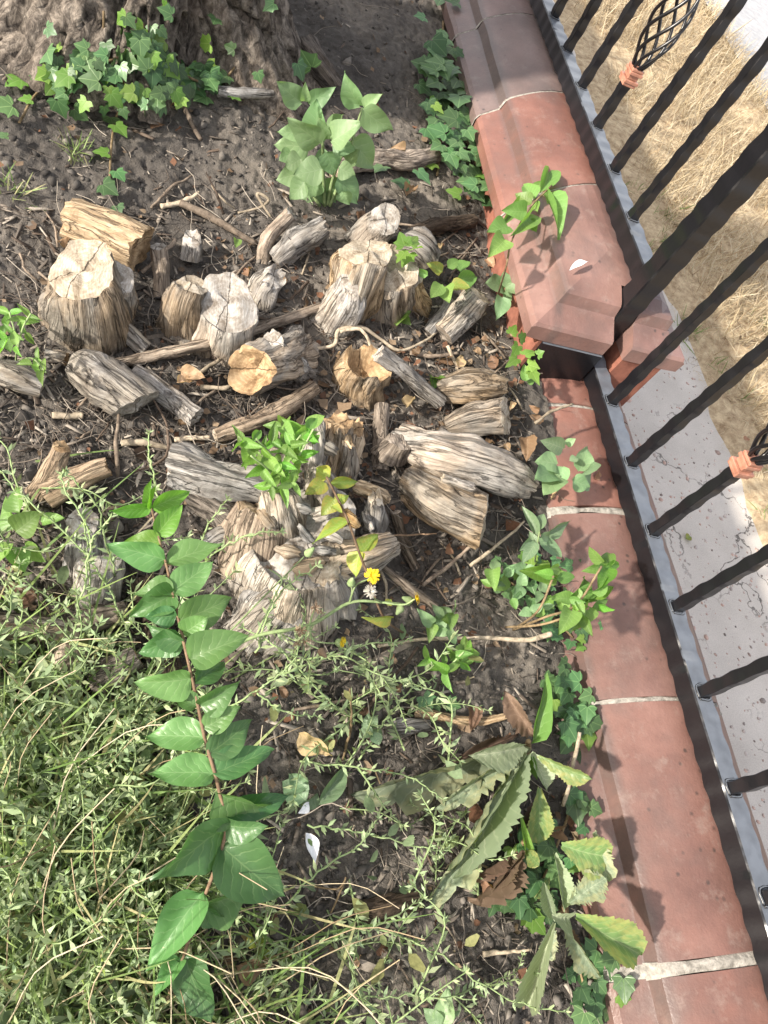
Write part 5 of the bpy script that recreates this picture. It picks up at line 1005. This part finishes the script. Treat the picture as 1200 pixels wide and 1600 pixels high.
ivy('dark ivy growing along the soil beside the upper coping', (700, 250), sample(pB, 85, 9) + [(690, 45), (705, 35), (680, 20), (668, 110), (655, 150), (640, 70), (645, 300), (620, 305), (575, 305)], 28,
    [[(690, 40), (690, 100), (710, 180), (740, 260), (765, 340)], [(720, 150), (690, 210), (680, 280)]], young=.12, lift=(.015, .07))
pC = [(850, 1050), (880, 1040), (905, 1110), (900, 1180), (860, 1160), (845, 1110)]
pD = [(770, 1330), (830, 1290), (900, 1230), (915, 1290), (870, 1330), (870, 1390), (830, 1450), (780, 1440), (755, 1420)]
pE = [(880, 1480), (940, 1480), (955, 1600), (880, 1600)]
ivy('dark ivy creeping under the thistles along the lower coping', (850, 1300), sample(pC, 26, 9) + sample(pD, 46, 10) + sample(pE, 20, 13) + [(650, 1105), (668, 1108), (770, 1110), (700, 1105), (905, 1190), (930, 1130)], 30,
    [[(880, 1060), (880, 1130), (895, 1200), (880, 1280), (840, 1380)], [(870, 1360), (890, 1480), (920, 1590)]], young=.1, lift=(.01, .05))
pF = [(760, 880), (900, 880), (905, 1000), (880, 1040), (850, 1000), (800, 960), (760, 940)]
ivy('small-leaved ivy mat under the bright sprig near the lower coping', (830, 950), sample(pF, 48, 11) + [(905, 1000), (920, 990), (925, 1005), (905, 1030), (890, 1010)], 20, [[(770, 900), (830, 940), (890, 1000)]], young=.25, lift=(.01, .04))

# ------------------------------------------------------------------ sow-thistle with yellow flowers
sow = empty('yellow_flowered_weed', G(300, 1040), 'lanky weed with yellow flowers and pale buds in front of the stump mass', 'plant')
def H(u, v, h): return G(u, v, h)
stem(sow, [H(255, 1075, 0.0), H(330, 1030, .07), H(400, 994, .10), H(483, 977, .12), H(546, 942, .13), H(596, 941, .135), H(640, 945, .13)], [4, 5, 6, 6, 5, 4, 3], 'stem_green')
for s in ([(546, 942, .13), (556, 915, .15), (575, 905, .16), (582, 899, .165)], [(546, 942, .13), (550, 925, .14), (548, 912, .15)], [(483, 977, .12), (490, 1000, .125), (520, 1005, .12), (534, 1002, .125)], [(483, 977, .12), (490, 955, .14), (492, 950, .15)],
          [(596, 941, .135), (630, 945, .14), (648, 936, .15)], [(596, 941, .135), (585, 935, .15), (580, 925, .155)], [(483, 977, .12), (470, 1000, .12), (466, 1008, .12)], [(400, 994, .10), (430, 930, .14), (440, 905, .15), (421, 889, .17)], [(483, 977, .12), (478, 1002, .125), (500, 1015, .12)], [(300, 1048, .05), (400, 945, .12), (440, 905, .14), (475, 870, .15)]):
    stem(sow, [H(*p) for p in s], [3.5, 2.5, 2.5], 'stem_green')
def flower(p, d, r, mat='petal', name='flower', n=80):
    d = norm(d); a = norm(np.cross(d, [0.3, 0.2, 1])); b = np.cross(d, a); V = []; Q = []
    for k in range(n):
        th = random.uniform(0, 6.28); ring = (k % 3) / 3; e = r * (1 - .45 * ring) * random.uniform(.85, 1.1); up = r * (.10 + .5 * ring); w = r * .075
        dr = a * math.cos(th) + b * math.sin(th); sdv = np.cross(d, dr); i = len(V)
        V += [p + sdv * w * .5, p - sdv * w * .5, p + dr * e * .6 - sdv * w + d * up, p + dr * e * .6 + sdv * w + d * up, p + dr * e - sdv * w * .7 + d * (up * .8), p + dr * e + sdv * w * .7 + d * (up * .8)]
        Q += [(i, i + 1, i + 2, i + 3), (i + 3, i + 2, i + 4, i + 5)]
    return mk(name, np.array(V), Q, M[mat], sow, smooth=False)
for (u, v, h, d, r) in [(582, 899, .165, (-.3, -.5, 1), 13), (649, 935, .15, (.9, .1, .5), 13), (535, 1003, .125, (.6, -.4, .6), 9)]:
    p = H(u, v, h); flower(p, d, r / pxm(p))
def bud(p, d, L, r, mat):
    C = np.array([p + norm(d) * L * t for t in np.linspace(0, 1, 6)]); return mk('bud', *tube(C, r * np.array([.5, 1, .95, .7, .5, .25]), 8), M[mat], sow)
for (u, v, h, d, mt) in [(548, 914, .15, (-.2, .1, .9), 'stem_green'), (644, 940, .14, (-.9, .2, .2), 'stem_green'), (500, 1015, .12, (.2, -.6, .4), 'seed'), (524, 1004, .12, (1, 0, .1), 'stem_green'), (628, 948, .135, (-.5, -.6, .1), 'stem_green'), (478, 868, .15, (.3, .2, .7), 'stem_green')]:
    bud(H(u, v, h), np.array(d), .016, .0055, mt)
p = H(579, 925, .155); flower(p, (-.1, -.4, 1), .009, 'fluff', 'seed_head', 70)
for (u, v, h) in [(421, 889, .17), (466, 1008, .12), (492, 950, .15), (478, 1003, .125), (500, 958, .14), (470, 985, .12)]: flower(H(u, v, h), (random.uniform(-1, 1), random.uniform(-1, 1), .5), .009, 'seed', 'seed_head', 30)

# ------------------------------------------------------------------ fallen leaves, feather, petals
FL = [(638, 630, 26, 'dead_pale', 'curled tan leaf resting beside the split stick'), (640, 300, 26, 'dead', 'long reddish dead leaf under the ivy by the root'), (655, 395, 22, 'dead', 'orange-brown dead leaf tucked under the yellowing ivy sprig'),
      (620, 236, 18, 'dead_pale', 'pointed yellowish dead leaf beside the thick dark root'), (288, 600, 22, 'dead_pale', 'pale dead leaf tucked beneath the forked pale twig'), (300, 590, 30, 'dead_pale', 'torn pale leaf under the long smooth branch'),
      (30, 925, 44, 'dead', 'large brown dead leaf above the sunlit log end'), (395, 1510, 44, 'dead_pale', 'tan dead leaf beside the yellowing seedling'), (490, 1168, 50, 'dead_pale', 'broad tan dead leaf beneath knotgrass near the tall shoot'),
      (100, 380, 18, 'dead', 'small rust-brown dead leaf beside the tan log'), (368, 385, 18, 'bright', 'single green fallen leaf on the soil near the peeled twig'), (810, 780, 16, 'dead', 'rusty orange scrap of leaf beside the sawn log end'),
      (820, 705, 34, 'dead', 'brown curled leaf against the upper side of the lower coping'), (860, 775, 24, 'dead_pale', 'cream dead leaf leaning on the lower coping'), (930, 745, 16, 'dead', 'tattered dead leaf beneath the dark-leaved clump'),
      (735, 1125, 30, 'dead', 'folded brown leaf in dark soil left of the thistle'), (545, 755, 18, 'dead', 'crumpled reddish leaf on top of the stump mass'), (510, 760, 18, 'dead', 'orange-brown leaf scrap caught by the privet sprout'),
      (700, 860, 16, 'dead', 'little brown leaf in the hollow below the sawn-ended log'), (758, 1385, 30, 'dead', 'dry brown leaf under the withered rosette'), (860, 1300, 28, 'dead', 'crisp brown leaf between two thistles'), (1010, 545, 16, 'dead', None)]
for (u, v, s, k, lab) in FL:
    if not lab: continue
    p = G(u, v, .022); a = random.uniform(0, 6.28); L = s / pxm(p) * 1.25; d = np.array([math.cos(a), math.sin(a), random.uniform(-.1, .3)])
    o = leaf_at(k, p - d * L / 2 + [0, 0, .008], p + d * L / 2 + [0, 0, .008], L * .62, rnd_n(.4), None, 'fallen_leaf'); tag(o, lab, 'leaf')
for (u, v) in [(600, 600), (640, 660), (690, 640), (700, 690), (760, 690), (790, 700), (740, 560), (770, 560), (650, 545), (560, 560), (620, 700), (720, 560), (660, 690), (800, 640), (830, 660), (780, 770), (390, 420), (370, 410), (280, 660), (300, 640), (270, 730),
               (130, 370), (120, 390), (275, 165), (265, 165), (250, 190), (480, 740), (565, 780), (700, 920), (760, 905), (790, 1150), (530, 560), (750, 540), (690, 560), (840, 640), (600, 345), (560, 345), (575, 370), (690, 380), (760, 410), (620, 1080), (440, 1080), (520, 1160), (560, 1120), (600, 1490), (560, 1500), (380, 1460), (350, 1490)]:
    p = G(u + random.uniform(-8, 8), v + random.uniform(-8, 8), .012); a = random.uniform(0, 6.28); L = random.uniform(14, 26) / pxm(p); d = np.array([math.cos(a), math.sin(a), random.uniform(-.2, .3)])
    o = leaf_at(random.choice(['dead', 'dead', 'dead_pale']), p - d * L / 2 + [0, 0, .004], p + d * L / 2 + [0, 0, .004], L * random.uniform(.5, .8), rnd_n(.5), None, 'fallen_leaf'); tag(o, 'small crumpled dead leaf next to ' + near(u, v), 'leaf', 'small dead leaves on the soil')
LEAF['feather'] = [leaf_mesh('feather', M['feather'], w_lance, rows=10, cols=4, fold=.2, bend=.05)]
p = P(890, 423, STEP + .075); q = P(921, 406, STEP + .09); o = leaf_at('feather', p, q, .012, norm([-.3, -.1, 1]), None, 'feather'); tag(o, 'small white feather lying on the upper terracotta coping', 'feather')
p = G(478, 1302, .02); q = G(495, 1350, .025); o = leaf_at('feather', p, q, .018, rnd_n(.2), None, 'dry_petal'); tag(o, 'white papery dry petal on soil beside the tall shoot', 'petal')
p = G(482, 1255, .02); q = G(466, 1272, .025); o = leaf_at('feather', p, q, .014, rnd_n(.2), None, 'dry_petal'); tag(o, 'small folded white scrap on the flat pale weed leaves', 'petal')
def flat_leaf(u, v, z, s, k, lab):
    p = P(u, v, z); d = np.array([.6, .3, .12]); L = s / pxm(p); o = leaf_at(k, p, p + d * L, L * .6, None, None, 'fallen_leaf'); tag(o, lab, 'leaf')
flat_leaf(1072, 842, PAVE + .005, 22, 'yellow', 'yellow fallen leaf on the grey pavement beyond the railing')
flat_leaf(1163, 687, PAVE + .05, 16, 'dead', 'orange leaf on dry grass beside the copper collar')
flat_leaf(1155, 530, PAVE + .04, 14, 'dead', 'rusty dead leaf on the dry grass verge')

# ------------------------------------------------------------------ knotgrass
def lance():
    V = np.array([[0, 0, 0], [.16, .35, .03], [0, .4, -.02], [-.16, .35, .03], [0, 1, -.04]]); return V, np.array([[0, 1, 2, 2], [0, 2, 3, 3], [1, 4, 2, 2], [2, 4, 3, 3]])
LV = np.array([[0, 0, 0], [.15, .45, .04], [0, 1, -.05], [-.15, .45, .04]]); LQ = np.array([[0, 1, 2, 3]])
LUV = np.array([[0, 0], [1, .45], [0, 1], [-1, .45]])
def sprig_geo(C, ll=0.013, step=0.009, per=2):
    C = np.asarray(C); n = len(C); T_, A_, B_ = frames(C); seg = np.linalg.norm(np.diff(C, axis=0), axis=1); s = np.concatenate([[0], np.cumsum(seg)]); Ms = []
    for d in np.arange(step, s[-1], step * random.uniform(.9, 1.1)):
        for k in range(per):
            i = min(n - 2, int(np.searchsorted(s, d)) - 1); f = (d - s[i]) / max(1e-6, seg[i]); p = C[i] * (1 - f) + C[i + 1] * f
            th = random.uniform(0, 6.28); y = norm(T_[i] * random.uniform(.25, .9) + A_[i] * math.cos(th) + B_[i] * math.sin(th)); y[2] += .15; y = norm(y)
            z = norm(np.array([RNG.normal(-.2, .5), RNG.normal(-.2, .5), 1.0])); z = norm(z - y * (z @ y)); x = np.cross(y, z); L = ll * random.uniform(.5, 1.25) * (1.15 - .5 * d / s[-1])
            m = np.eye(4); m[:3, 0] = x * L; m[:3, 1] = y * L; m[:3, 2] = z * L; m[:3, 3] = p; Ms.append(m)
    e = C[-1]
    for k in range(5):
        th = k * 1.26; y = norm(T_[-1] * .9 + A_[-1] * math.cos(th) + B_[-1] * math.sin(th)); z = norm(np.array([0, 0, 1.]) - y * y[2] + 1e-3); x = np.cross(y, z); L = ll * .6; m = np.eye(4); m[:3, 0] = x * L; m[:3, 1] = y * L; m[:3, 2] = z * L; m[:3, 3] = e; Ms.append(m)
    return np.array(Ms)
def knot_plant(label, paths, w=4, group=None, ll=.014, step=.009):
    b = G(paths[0][0][0], paths[0][0][1]); o = empty('knotgrass_stem', b, label, 'weed', group); St = []; Ms = []
    for pth in paths:
        C = spline([G(*p) for p in pth], 6 * len(pth)); C = C + RNG.normal(0, .0012, C.shape); St.append(tube(C, np.linspace(1, .6, len(C)) * w / 2 / pxm(C[0]), 5)); Ms.append(sprig_geo(C, ll, step))
    mk('stem', *join(St), M['stem_green'], o); V, Q = scatter(LV, LQ, np.vstack(Ms)); f = mk('foliage', V, Q, M['knot'], o, np.tile(LUV, (len(V) // 4, 1)), smooth=False); tag(f, kind='stuff'); return o
KP = [([[(215, 1030, .02), (175, 930, .08), (120, 850, .12), (30, 770, .14), (0, 735, .14)]], 'knotgrass stem arching past the forked branch at the edge'),
      ([[(140, 1010, .05), (140, 920, .09), (135, 850, .12), (130, 780, .14)]], 'upright knotgrass stem in front of the shaded block'),
      ([[(230, 1080, .03), (140, 980, .09), (70, 930, .11), (5, 890, .12)]], 'knotgrass stem slanting over the sunlit log end'),
      ([[(250, 790, .03), (236, 730, .06), (230, 680, .09)]], 'thin knotgrass tip rising above the tall shoot'),
      ([[(180, 900, .06), (165, 840, .1), (150, 790, .12), (110, 745, .13), (100, 735, .13)]], 'knotgrass sprig crossing the forked branch'),
      ([[(110, 1010, .06), (140, 850, .12), (100, 760, .15), (95, 740, .15)], [(140, 850, .12), (170, 810, .14), (180, 800, .14)]], 'branched knotgrass stem beside the dark standing log'),
      ([[(330, 1120, .03), (400, 1080, .07), (450, 1040, .08), (500, 960, .09)], [(400, 1080, .07), (440, 1110, .07), (500, 1120, .05)]], 'sparse knotgrass stem on soil below the yellow flowers'),
      ([[(420, 1060, .03), (480, 1040, .05), (560, 1010, .06), (640, 1000, .05)]], 'wispy knotgrass stem trailing toward the narrow-leaved tuft'),
      ([[(560, 1190, .02), (600, 1130, .04), (640, 1080, .05), (680, 1060, .05)]], 'fine knotgrass stem passing the round-leaved grey seedling'),
      ([[(470, 1190, .02), (560, 1200, .05), (640, 1215, .07), (690, 1250, .08)], [(560, 1200, .05), (600, 1260, .07), (630, 1290, .07)]], 'knotgrass stem lying over the long thistle leaves'),
      ([[(480, 1290, .02), (560, 1300, .04), (640, 1320, .05), (700, 1330, .05)]], 'knotgrass stem running below the long thistle leaves'),
      ([[(420, 1500, .03), (520, 1470, .05), (600, 1440, .07), (660, 1405, .08)]], 'knotgrass stem with pale tips over the dark chunk'),
      ([[(420, 1560, .03), (540, 1560, .05), (640, 1555, .07), (735, 1560, .08)]], 'level knotgrass stem along the picture foot over bare soil'),
      ([[(520, 1430, .02), (620, 1460, .04), (700, 1500, .06), (790, 1560, .07), (880, 1580, .08)]], 'long knotgrass stem reaching to the ivy by the wall'),
      ([[(440, 1420, .02), (500, 1360, .04), (560, 1320, .05), (590, 1280, .05)]], 'knotgrass stem rising past the white papery petal'),
      ([[(400, 1020, .06), (420, 960, .10), (450, 915, .12), (500, 880, .13)]], 'knotgrass stem climbing the pale end of the stump mass'),
      ([[(300, 900, .03), (340, 860, .07), (390, 835, .10), (440, 830, .12)], [(300, 900, .03), (320, 830, .08), (355, 780, .1)]], 'thin grey knotgrass stem over the dark gap in the stump mass'),
      ([[(530, 1110, .02), (480, 1060, .06), (430, 1010, .08), (380, 980, .09)]], 'knotgrass stem below the brown seed heads'),
      ([[(700, 1560, .02), (760, 1540, .04), (810, 1530, .06), (835, 1520, .07)]], 'short knotgrass tip beside the long drooping thistle leaf')]
for pths, lab in KP: knot_plant(lab, pths, 3.6)

# mats of knotgrass and grass in the corner: nobody could count these
def px_scatter(n, dens):
    out = []
    while len(out) < n:
        u, v = random.uniform(-60, 760), random.uniform(650, 1680)
        if random.random() < dens(u, v): out.append((u, v))
    return out
def d_knot(u, v):
    d = 0.0
    edge = np.interp(v, [650, 760, 900, 1050, 1200, 1400, 1600], [-40, 40, 130, 215, 260, 250, 260])
    d = 1 / (1 + math.exp((u - edge) / 28)) * np.interp(v, [650, 780, 1000, 1150, 1700], [.04, .09, .24, 1, 1])
    if v > 1080: d = max(d, .10 * math.exp(-((u - 420) / 90) ** 2))
    if v > 1480: d = max(d, .10 if u < 640 else 0)
    if v > 1000 and 380 < u < 760 and u < 900 - (v - 1000) * 0.1: d = max(d, .055)
    d = max(d, .16 * math.exp(-((u - 480) / 90) ** 2 - ((v - 1060) / 70) ** 2))
    return d
protos = []
for k in range(7):
    L = random.uniform(.09, .16); a = random.uniform(.15, .6); C = spline([[0, 0, 0], [0, L * .35, L * .45 * a * 2], [.01, L * .7, L * .7 * a * 1.8], [random.uniform(-.03, .03), L, L * .75 * a * 1.8]], 14)
    Ms = sprig_geo(C, random.uniform(.013, .018), .0085); lvV, lvQ = scatter(LV, LQ, Ms); tv, tf = tube(C, np.linspace(.0014, .0007, 14), 3, caps=False)
    protos.append((lvV, lvQ, np.asarray(tv), np.asarray(tf)))
def clear(u, v): return 0.12 if 225 < u < 470 and 1290 < v < 1600 and abs(u - np.interp(v, [1290, 1600], [360, 280])) < 75 else 1.0
spots = px_scatter(450, lambda u, v: d_knot(u, v) * clear(u, v) * (0.35 + 0.9 * (float(vnoise(np.array(u / 55.0), np.array(v / 55.0), s=3)) > -0.15))); LVs = []; SVs = []
for k in range(7):
    S = spots[k::7]; pos = np.array([G(u, v, random.uniform(-.004, .05 if u < 260 else .012)) for u, v in S]); n = len(S)
    Mt = mats_from(pos, RNG.uniform(0, 6.28, n), RNG.normal(0, .25, n), RNG.normal(0, .25, n), RNG.uniform(.75, 1.3, n)); pr = protos[k]
    LVs.append(scatter(pr[0], pr[1], Mt)); SVs.append(scatter(pr[2], pr[3], Mt))
V, Q = cat(LVs); kn = mk('knotgrass_mat', V, Q, M['knot'], None, np.tile(LUV, (len(V) // 4, 1)), smooth=False, base=G(120, 1400)); tag(kn, 'dense silvery knotgrass mat in the shaded grassy corner', 'weed', kind='stuff')
V, Q = cat(SVs); sv = mk('knotgrass_stalks', V, Q, M['stem_green'], kn); tag(sv, kind='stuff')
def blade_proto(L, w, bend, n=5):
    t = np.linspace(0, 1, n + 1); V = []
    for k in t:
        ww = w * (1 - k ** 2.2) * .5 + .0002; y = L * math.sin(k * bend) / max(.2, bend) if bend > .05 else L * k * .1; z = L * (1 - math.cos(k * bend)) / max(.2, bend) if False else L * k * math.cos(k * bend * .75)
        V += [(-ww, y, z), (ww, y, z)]
    return np.array(V), np.array([[2 * i, 2 * i + 1, 2 * i + 3, 2 * i + 2] for i in range(n)])
def d_grass(u, v):
    edge = np.interp(v, [650, 900, 1100, 1250, 1400, 1600], [-60, 60, 170, 260, 360, 430]); d = 1 / (1 + math.exp((u - edge) / 30)) * np.interp(v, [650, 900, 1150, 1350, 1700], [.02, .10, .45, 1, 1])
    return d
its = []; gs = px_scatter(2300, lambda u, v: d_grass(u, v) * clear(u, v) * (0.3 + (float(vnoise(np.array(u / 70.0), np.array(v / 70.0), s=9)) > -0.2)))
for k in range(8):
    S = gs[k::8]; pos = np.array([G(u, v, -.004) for u, v in S]); n = len(S)
    its.append(scatter(*blade_proto(random.uniform(.07, .17), random.uniform(.0018, .0038), random.uniform(.6, 1.9), 6), mats_from(pos, RNG.uniform(0, 6.28, n), RNG.normal(0, .45, n), RNG.normal(0, .3, n), RNG.uniform(.6, 1.25, n))))
V, Q = cat(its); tag(mk('grass', V, Q, M['grass'], None, base=G(150, 1450)), 'tangled green and straw grass under the knotgrass', 'grass', kind='stuff')
its = []; ws = px_scatter(520, lambda u, v: d_knot(u, v) * clear(u, v))
OV = np.array([[0, 0, 0], [.2, .25, .05], [.26, .5, .03], [.16, .8, -.02], [0, 1, -.08], [-.16, .8, -.02], [-.26, .5, .03], [-.2, .25, .05]]); OQ = np.array([[0, 1, 2, 2], [0, 2, 3, 4], [0, 4, 5, 6], [0, 6, 7, 7]])
for k in range(4):
    S = ws[k::4]; pos = np.array([G(u, v, random.uniform(.01, .07)) for u, v in S]); n = len(S)
    its.append(scatter(OV * RNG.uniform(.85, 1.15, OV.shape), np.array([[0, 1, 2, 3], [0, 3, 4, 5], [0, 5, 6, 7]]), mats_from(pos, RNG.uniform(0, 6.28, n), RNG.normal(.1, .5, n), RNG.normal(0, .4, n), RNG.lognormal(0, .35, n) * .021)))
V, Q = cat(its); tag(mk('weed_leaves', V, Q, M['weedleaf'], base=G(150, 1300)), 'mixed small oval weed leaves among the corner knotgrass', 'weed', kind='stuff')
its = []; ws = px_scatter(130, d_grass)
for k in range(3):
    S = ws[k::3]; pos = np.array([G(u, v, 0) for u, v in S]); n = len(S); C = spline([[0, 0, 0], [.006, .05, .07], [-.004, .11, .12], [.01, .17, .14]], 9); tv, tf = tube(C, .0006, 4, caps=False)
    its.append(scatter(tv, np.asarray(tf), mats_from(pos, RNG.uniform(0, 6.28, n), RNG.normal(0, .4, n), RNG.normal(0, .3, n), RNG.uniform(.5, 1.2, n))))
V, Q = cat(its); tag(mk('dry_stalks', V, Q, M['straw'], base=G(150, 1350)), 'dry bleached stalks standing in the corner weeds', 'stalks', kind='stuff')
# little grass tufts on the bare soil
for (u, v, lab) in [(118, 240, 'tiny tuft of fine grass on bare soil near the tree'), (25, 305, 'small grass tuft at the edge beside the bare soil')]:
    n = 36; b = G(u, v); pos = b + np.c_[RNG.normal(0, .009, n), RNG.normal(0, .009, n), np.zeros(n)]
    V, Q = scatter(*blade_proto(.035, .0016, .9, 4), mats_from(pos, RNG.uniform(0, 6.28, n), RNG.normal(0, .4, n), RNG.normal(0, .3, n), RNG.uniform(.6, 1.3, n))); o = mk('grass_tuft', V, Q, M['grass'], base=b); tag(o, lab, 'grass')
# dead straw in the bed's left edge
S = px_scatter(600, lambda u, v: d_grass(u, v) * .8 + .03); pos = np.array([G(u, v, .004) for u, v in S]); n = len(S)
V, Q = scatter(*blade_proto(.08, .0022, .3, 3), mats_from(pos, RNG.uniform(0, 6.28, n), RNG.normal(-1.35, .2, n), RNG.normal(0, .3, n), RNG.uniform(.5, 1.6, n)))
tag(mk('dry_straw', V, Q, M['straw'], base=G(150, 1400)), 'dry straw lying under the corner grass', 'straw', kind='stuff')

# ------------------------------------------------------------------ soil litter
def bed_points(n, bias=None):
    out = []
    while len(out) < n:
        u, v = random.uniform(-40, 960), random.uniform(-10, 1640)
        if u > np.interp(v, [0, 500, 900, 1600], [660, 800, 860, 930]): continue
        if bias and random.random() > bias(u, v): continue
        out.append((u, v))
    pos = np.array([P(u, v, .07) for u, v in out]); x, y = pos[:, 0], pos[:, 1]
    for _ in range(4):
        z = soil_z(x, y, False); d = np.array([ray(u, v) for u, v in out]); t = (z - 1.0) / d[:, 2]; x, y = d[:, 0] * t, d[:, 1] * t
    return np.stack([x, y, soil_z(x, y)], 1)
ico_v = np.array([[0, 0, 1], [.9, 0, .3], [.28, .85, .3], [-.72, .53, .3], [-.72, -.53, .3], [.28, -.85, .3], [.6, .5, -.5], [-.3, .8, -.5], [-.8, 0, -.5], [-.3, -.8, -.5], [.6, -.5, -.5]])
ico_f = np.array([[0, 1, 2], [0, 2, 3], [0, 3, 4], [0, 4, 5], [0, 5, 1], [1, 6, 2], [2, 6, 7], [2, 7, 3], [3, 7, 8], [3, 8, 4], [4, 8, 9], [4, 9, 5], [5, 9, 10], [5, 10, 1], [1, 10, 6]])
its = []
for k in range(6):
    pos = bed_points(1400); n = len(pos); s = RNG.lognormal(0, .55, n) * .0026
    its.append(scatter(ico_v * RNG.uniform(.6, 1.3, ico_v.shape), ico_f, mats_from(pos, RNG.uniform(0, 6.28, n), RNG.normal(0, .6, n), RNG.normal(0, .6, n), np.c_[s * RNG.uniform(.7, 1.5, n), s, s * .7])))
V, Q = cat(its); tag(mk('soil_crumbs', V, Q, M['clod'], base=(0, 0, 0)), 'loose crumbs and clods strewn over the bare soil', 'soil', kind='stuff')
def b_lit(u, v): return (.25 if v > 330 else .09) + .75 * math.exp(-((v - 620) / 260) ** 2) * (1 if u > 60 else .5)
its = []
for k in range(6):
    pos = bed_points(1100, b_lit); n = len(pos); pos[:, 2] += RNG.uniform(.0005, .006, n); q = np.array([[-1, -.15, 0], [1, -.2, 0], [.9, .2, .08], [-.8, .15, .05], [-1, -.15, -.12], [1, -.2, -.12], [.9, .2, -.06], [-.8, .15, -.06]]) * RNG.uniform(.7, 1.3, (8, 3))
    f = np.array([[0, 1, 2, 3], [4, 7, 6, 5], [0, 4, 5, 1], [1, 5, 6, 2], [2, 6, 7, 3], [3, 7, 4, 0]]); s = RNG.lognormal(0, .5, n)
    its.append(scatter(q, f, mats_from(pos, RNG.uniform(0, 6.28, n), RNG.normal(0, .25, n), RNG.normal(0, .25, n), np.c_[s * .007, s * .006, s * .006])))
V, Q = cat(its); tag(mk('wood_chips', V, Q, M['chip'], base=(0, 0, 0), smooth=False), 'splinters and wood chips scattered between the stumps', 'wood chips', kind='stuff')
its = []
for k in range(5):
    pos = bed_points(360, b_lit); n = len(pos); pos[:, 2] += RNG.uniform(.002, .010, n); C = spline([[0, 0, 0], [.01 * random.uniform(-1, 1), .03, .004], [.012 * random.uniform(-1, 1), .06, 0], [.02 * random.uniform(-1, 1), .085, .003]], 8); tv, tf = tube(C, .0007, 4, caps=False)
    its.append(scatter(tv, np.asarray(tf), mats_from(pos, RNG.uniform(0, 6.28, n), RNG.normal(0, .2, n), RNG.normal(0, .3, n), RNG.uniform(.3, 1.1, n))))
V, Q = cat(its); tag(mk('root_hairs', V, Q, M['chip'], base=(0, 0, 0)), 'fine root hairs and straws strewn over the soil', 'rootlets', kind='stuff')
its = []
for k in range(4):
    pos = bed_points(330, lambda u, v: math.exp(-((v - 640) / 220) ** 2 - ((u - 640) / 260) ** 2) + .06); n = len(pos); pos[:, 2] += RNG.uniform(.002, .008, n)
    q = np.array([[0, 0, .1], [.5, .1, .25], [.4, .6, .1], [0, 1, .2], [-.45, .55, 0], [-.4, .15, .3]]) * RNG.uniform(.7, 1.3, (6, 3)); f = np.array([[0, 1, 2, 3], [0, 3, 4, 5]])
    its.append(scatter(q, f, mats_from(pos, RNG.uniform(0, 6.28, n), RNG.normal(0, .4, n), RNG.normal(0, .4, n), RNG.lognormal(0, .4, n) * .009)))
V, Q = cat(its); tag(mk('leaf_crumbs', V, Q, M['leafbit'], base=(0, 0, 0), smooth=False), 'crumbled brown leaf litter between the stumps', 'leaf litter', kind='stuff')

# ------------------------------------------------------------------ beyond the railing: dry grass and pavement grit
its = []; N = 60000
X = RNG.uniform(VX - .01, RX + .08, N); Y = RNG.uniform(-.6, 7.5, N); cl = fbm(X * 3, Y * 3, o=3, s=8); keep = cl > RNG.uniform(-1.2, .5, N); X, Y = X[keep], Y[keep]
for k in range(8):
    x, y = X[k::8], Y[k::8]; n = len(x); pos = np.c_[x, y, np.full(n, PAVE + .008)]; ed = np.clip((x - VX) / .25, .35, 1)
    its.append(scatter(*blade_proto(random.uniform(.06, .13), random.uniform(.0022, .0045), random.uniform(.5, 1.6), 4), mats_from(pos, RNG.uniform(0, 6.28, n), RNG.normal(0, .7, n), RNG.normal(0, .5, n), RNG.uniform(.5, 1.2, n) * ed)))
V, Q = cat(its); tag(mk('dry_grass', V, Q, M['straw'], base=(VX, 1, PAVE)), 'sun-bleached dry grass verge beyond the railing', 'grass', kind='stuff')
n = 260; pos = np.c_[RNG.uniform(VX, VX + .5, n), RNG.uniform(.2, 2.6, n), np.full(n, PAVE + .01)]; pos = pos[fbm(pos[:, 0] * 4, pos[:, 1] * 4, o=2, s=77) > .15]; n = len(pos)
V, Q = scatter(*blade_proto(.05, .003, 1.0, 4), mats_from(np.repeat(pos, 8, 0) + RNG.normal(0, .012, (n * 8, 3)) * [1, 1, 0], RNG.uniform(0, 6.28, n * 8), RNG.normal(0, .5, n * 8), RNG.normal(0, .4, n * 8), RNG.uniform(.5, 1.2, n * 8)))
tag(mk('green_grass', V, Q, M['grass'], base=(VX, 1, PAVE)), 'sparse green blades in the dry verge along the pavement edge', 'grass', kind='stuff')
n = 2600; x = RNG.uniform(1.2, VX, n); y = RNG.uniform(-.5, 3, n); s = RNG.lognormal(0, .4, n) * .0038
V, Q = scatter(ico_v, ico_f, mats_from(np.c_[x, y, np.full(n, PAVE - .0005)], RNG.uniform(0, 6.28, n), RNG.normal(0, .3, n), RNG.normal(0, .3, n), np.c_[s * 1.3, s, s * .5]))
tag(mk('embedded_stones', V, Q, M['stone'], base=(1.5, 1, PAVE), smooth=False), 'small pinkish stones set in the grey pavement', 'stones', kind='stuff')
print('OBJECT COUNT', len(bpy.data.objects), 'TRIS', sum(len(o.data.loops) - 2 * len(o.data.polygons) for o in bpy.data.objects if o.type == 'MESH'))
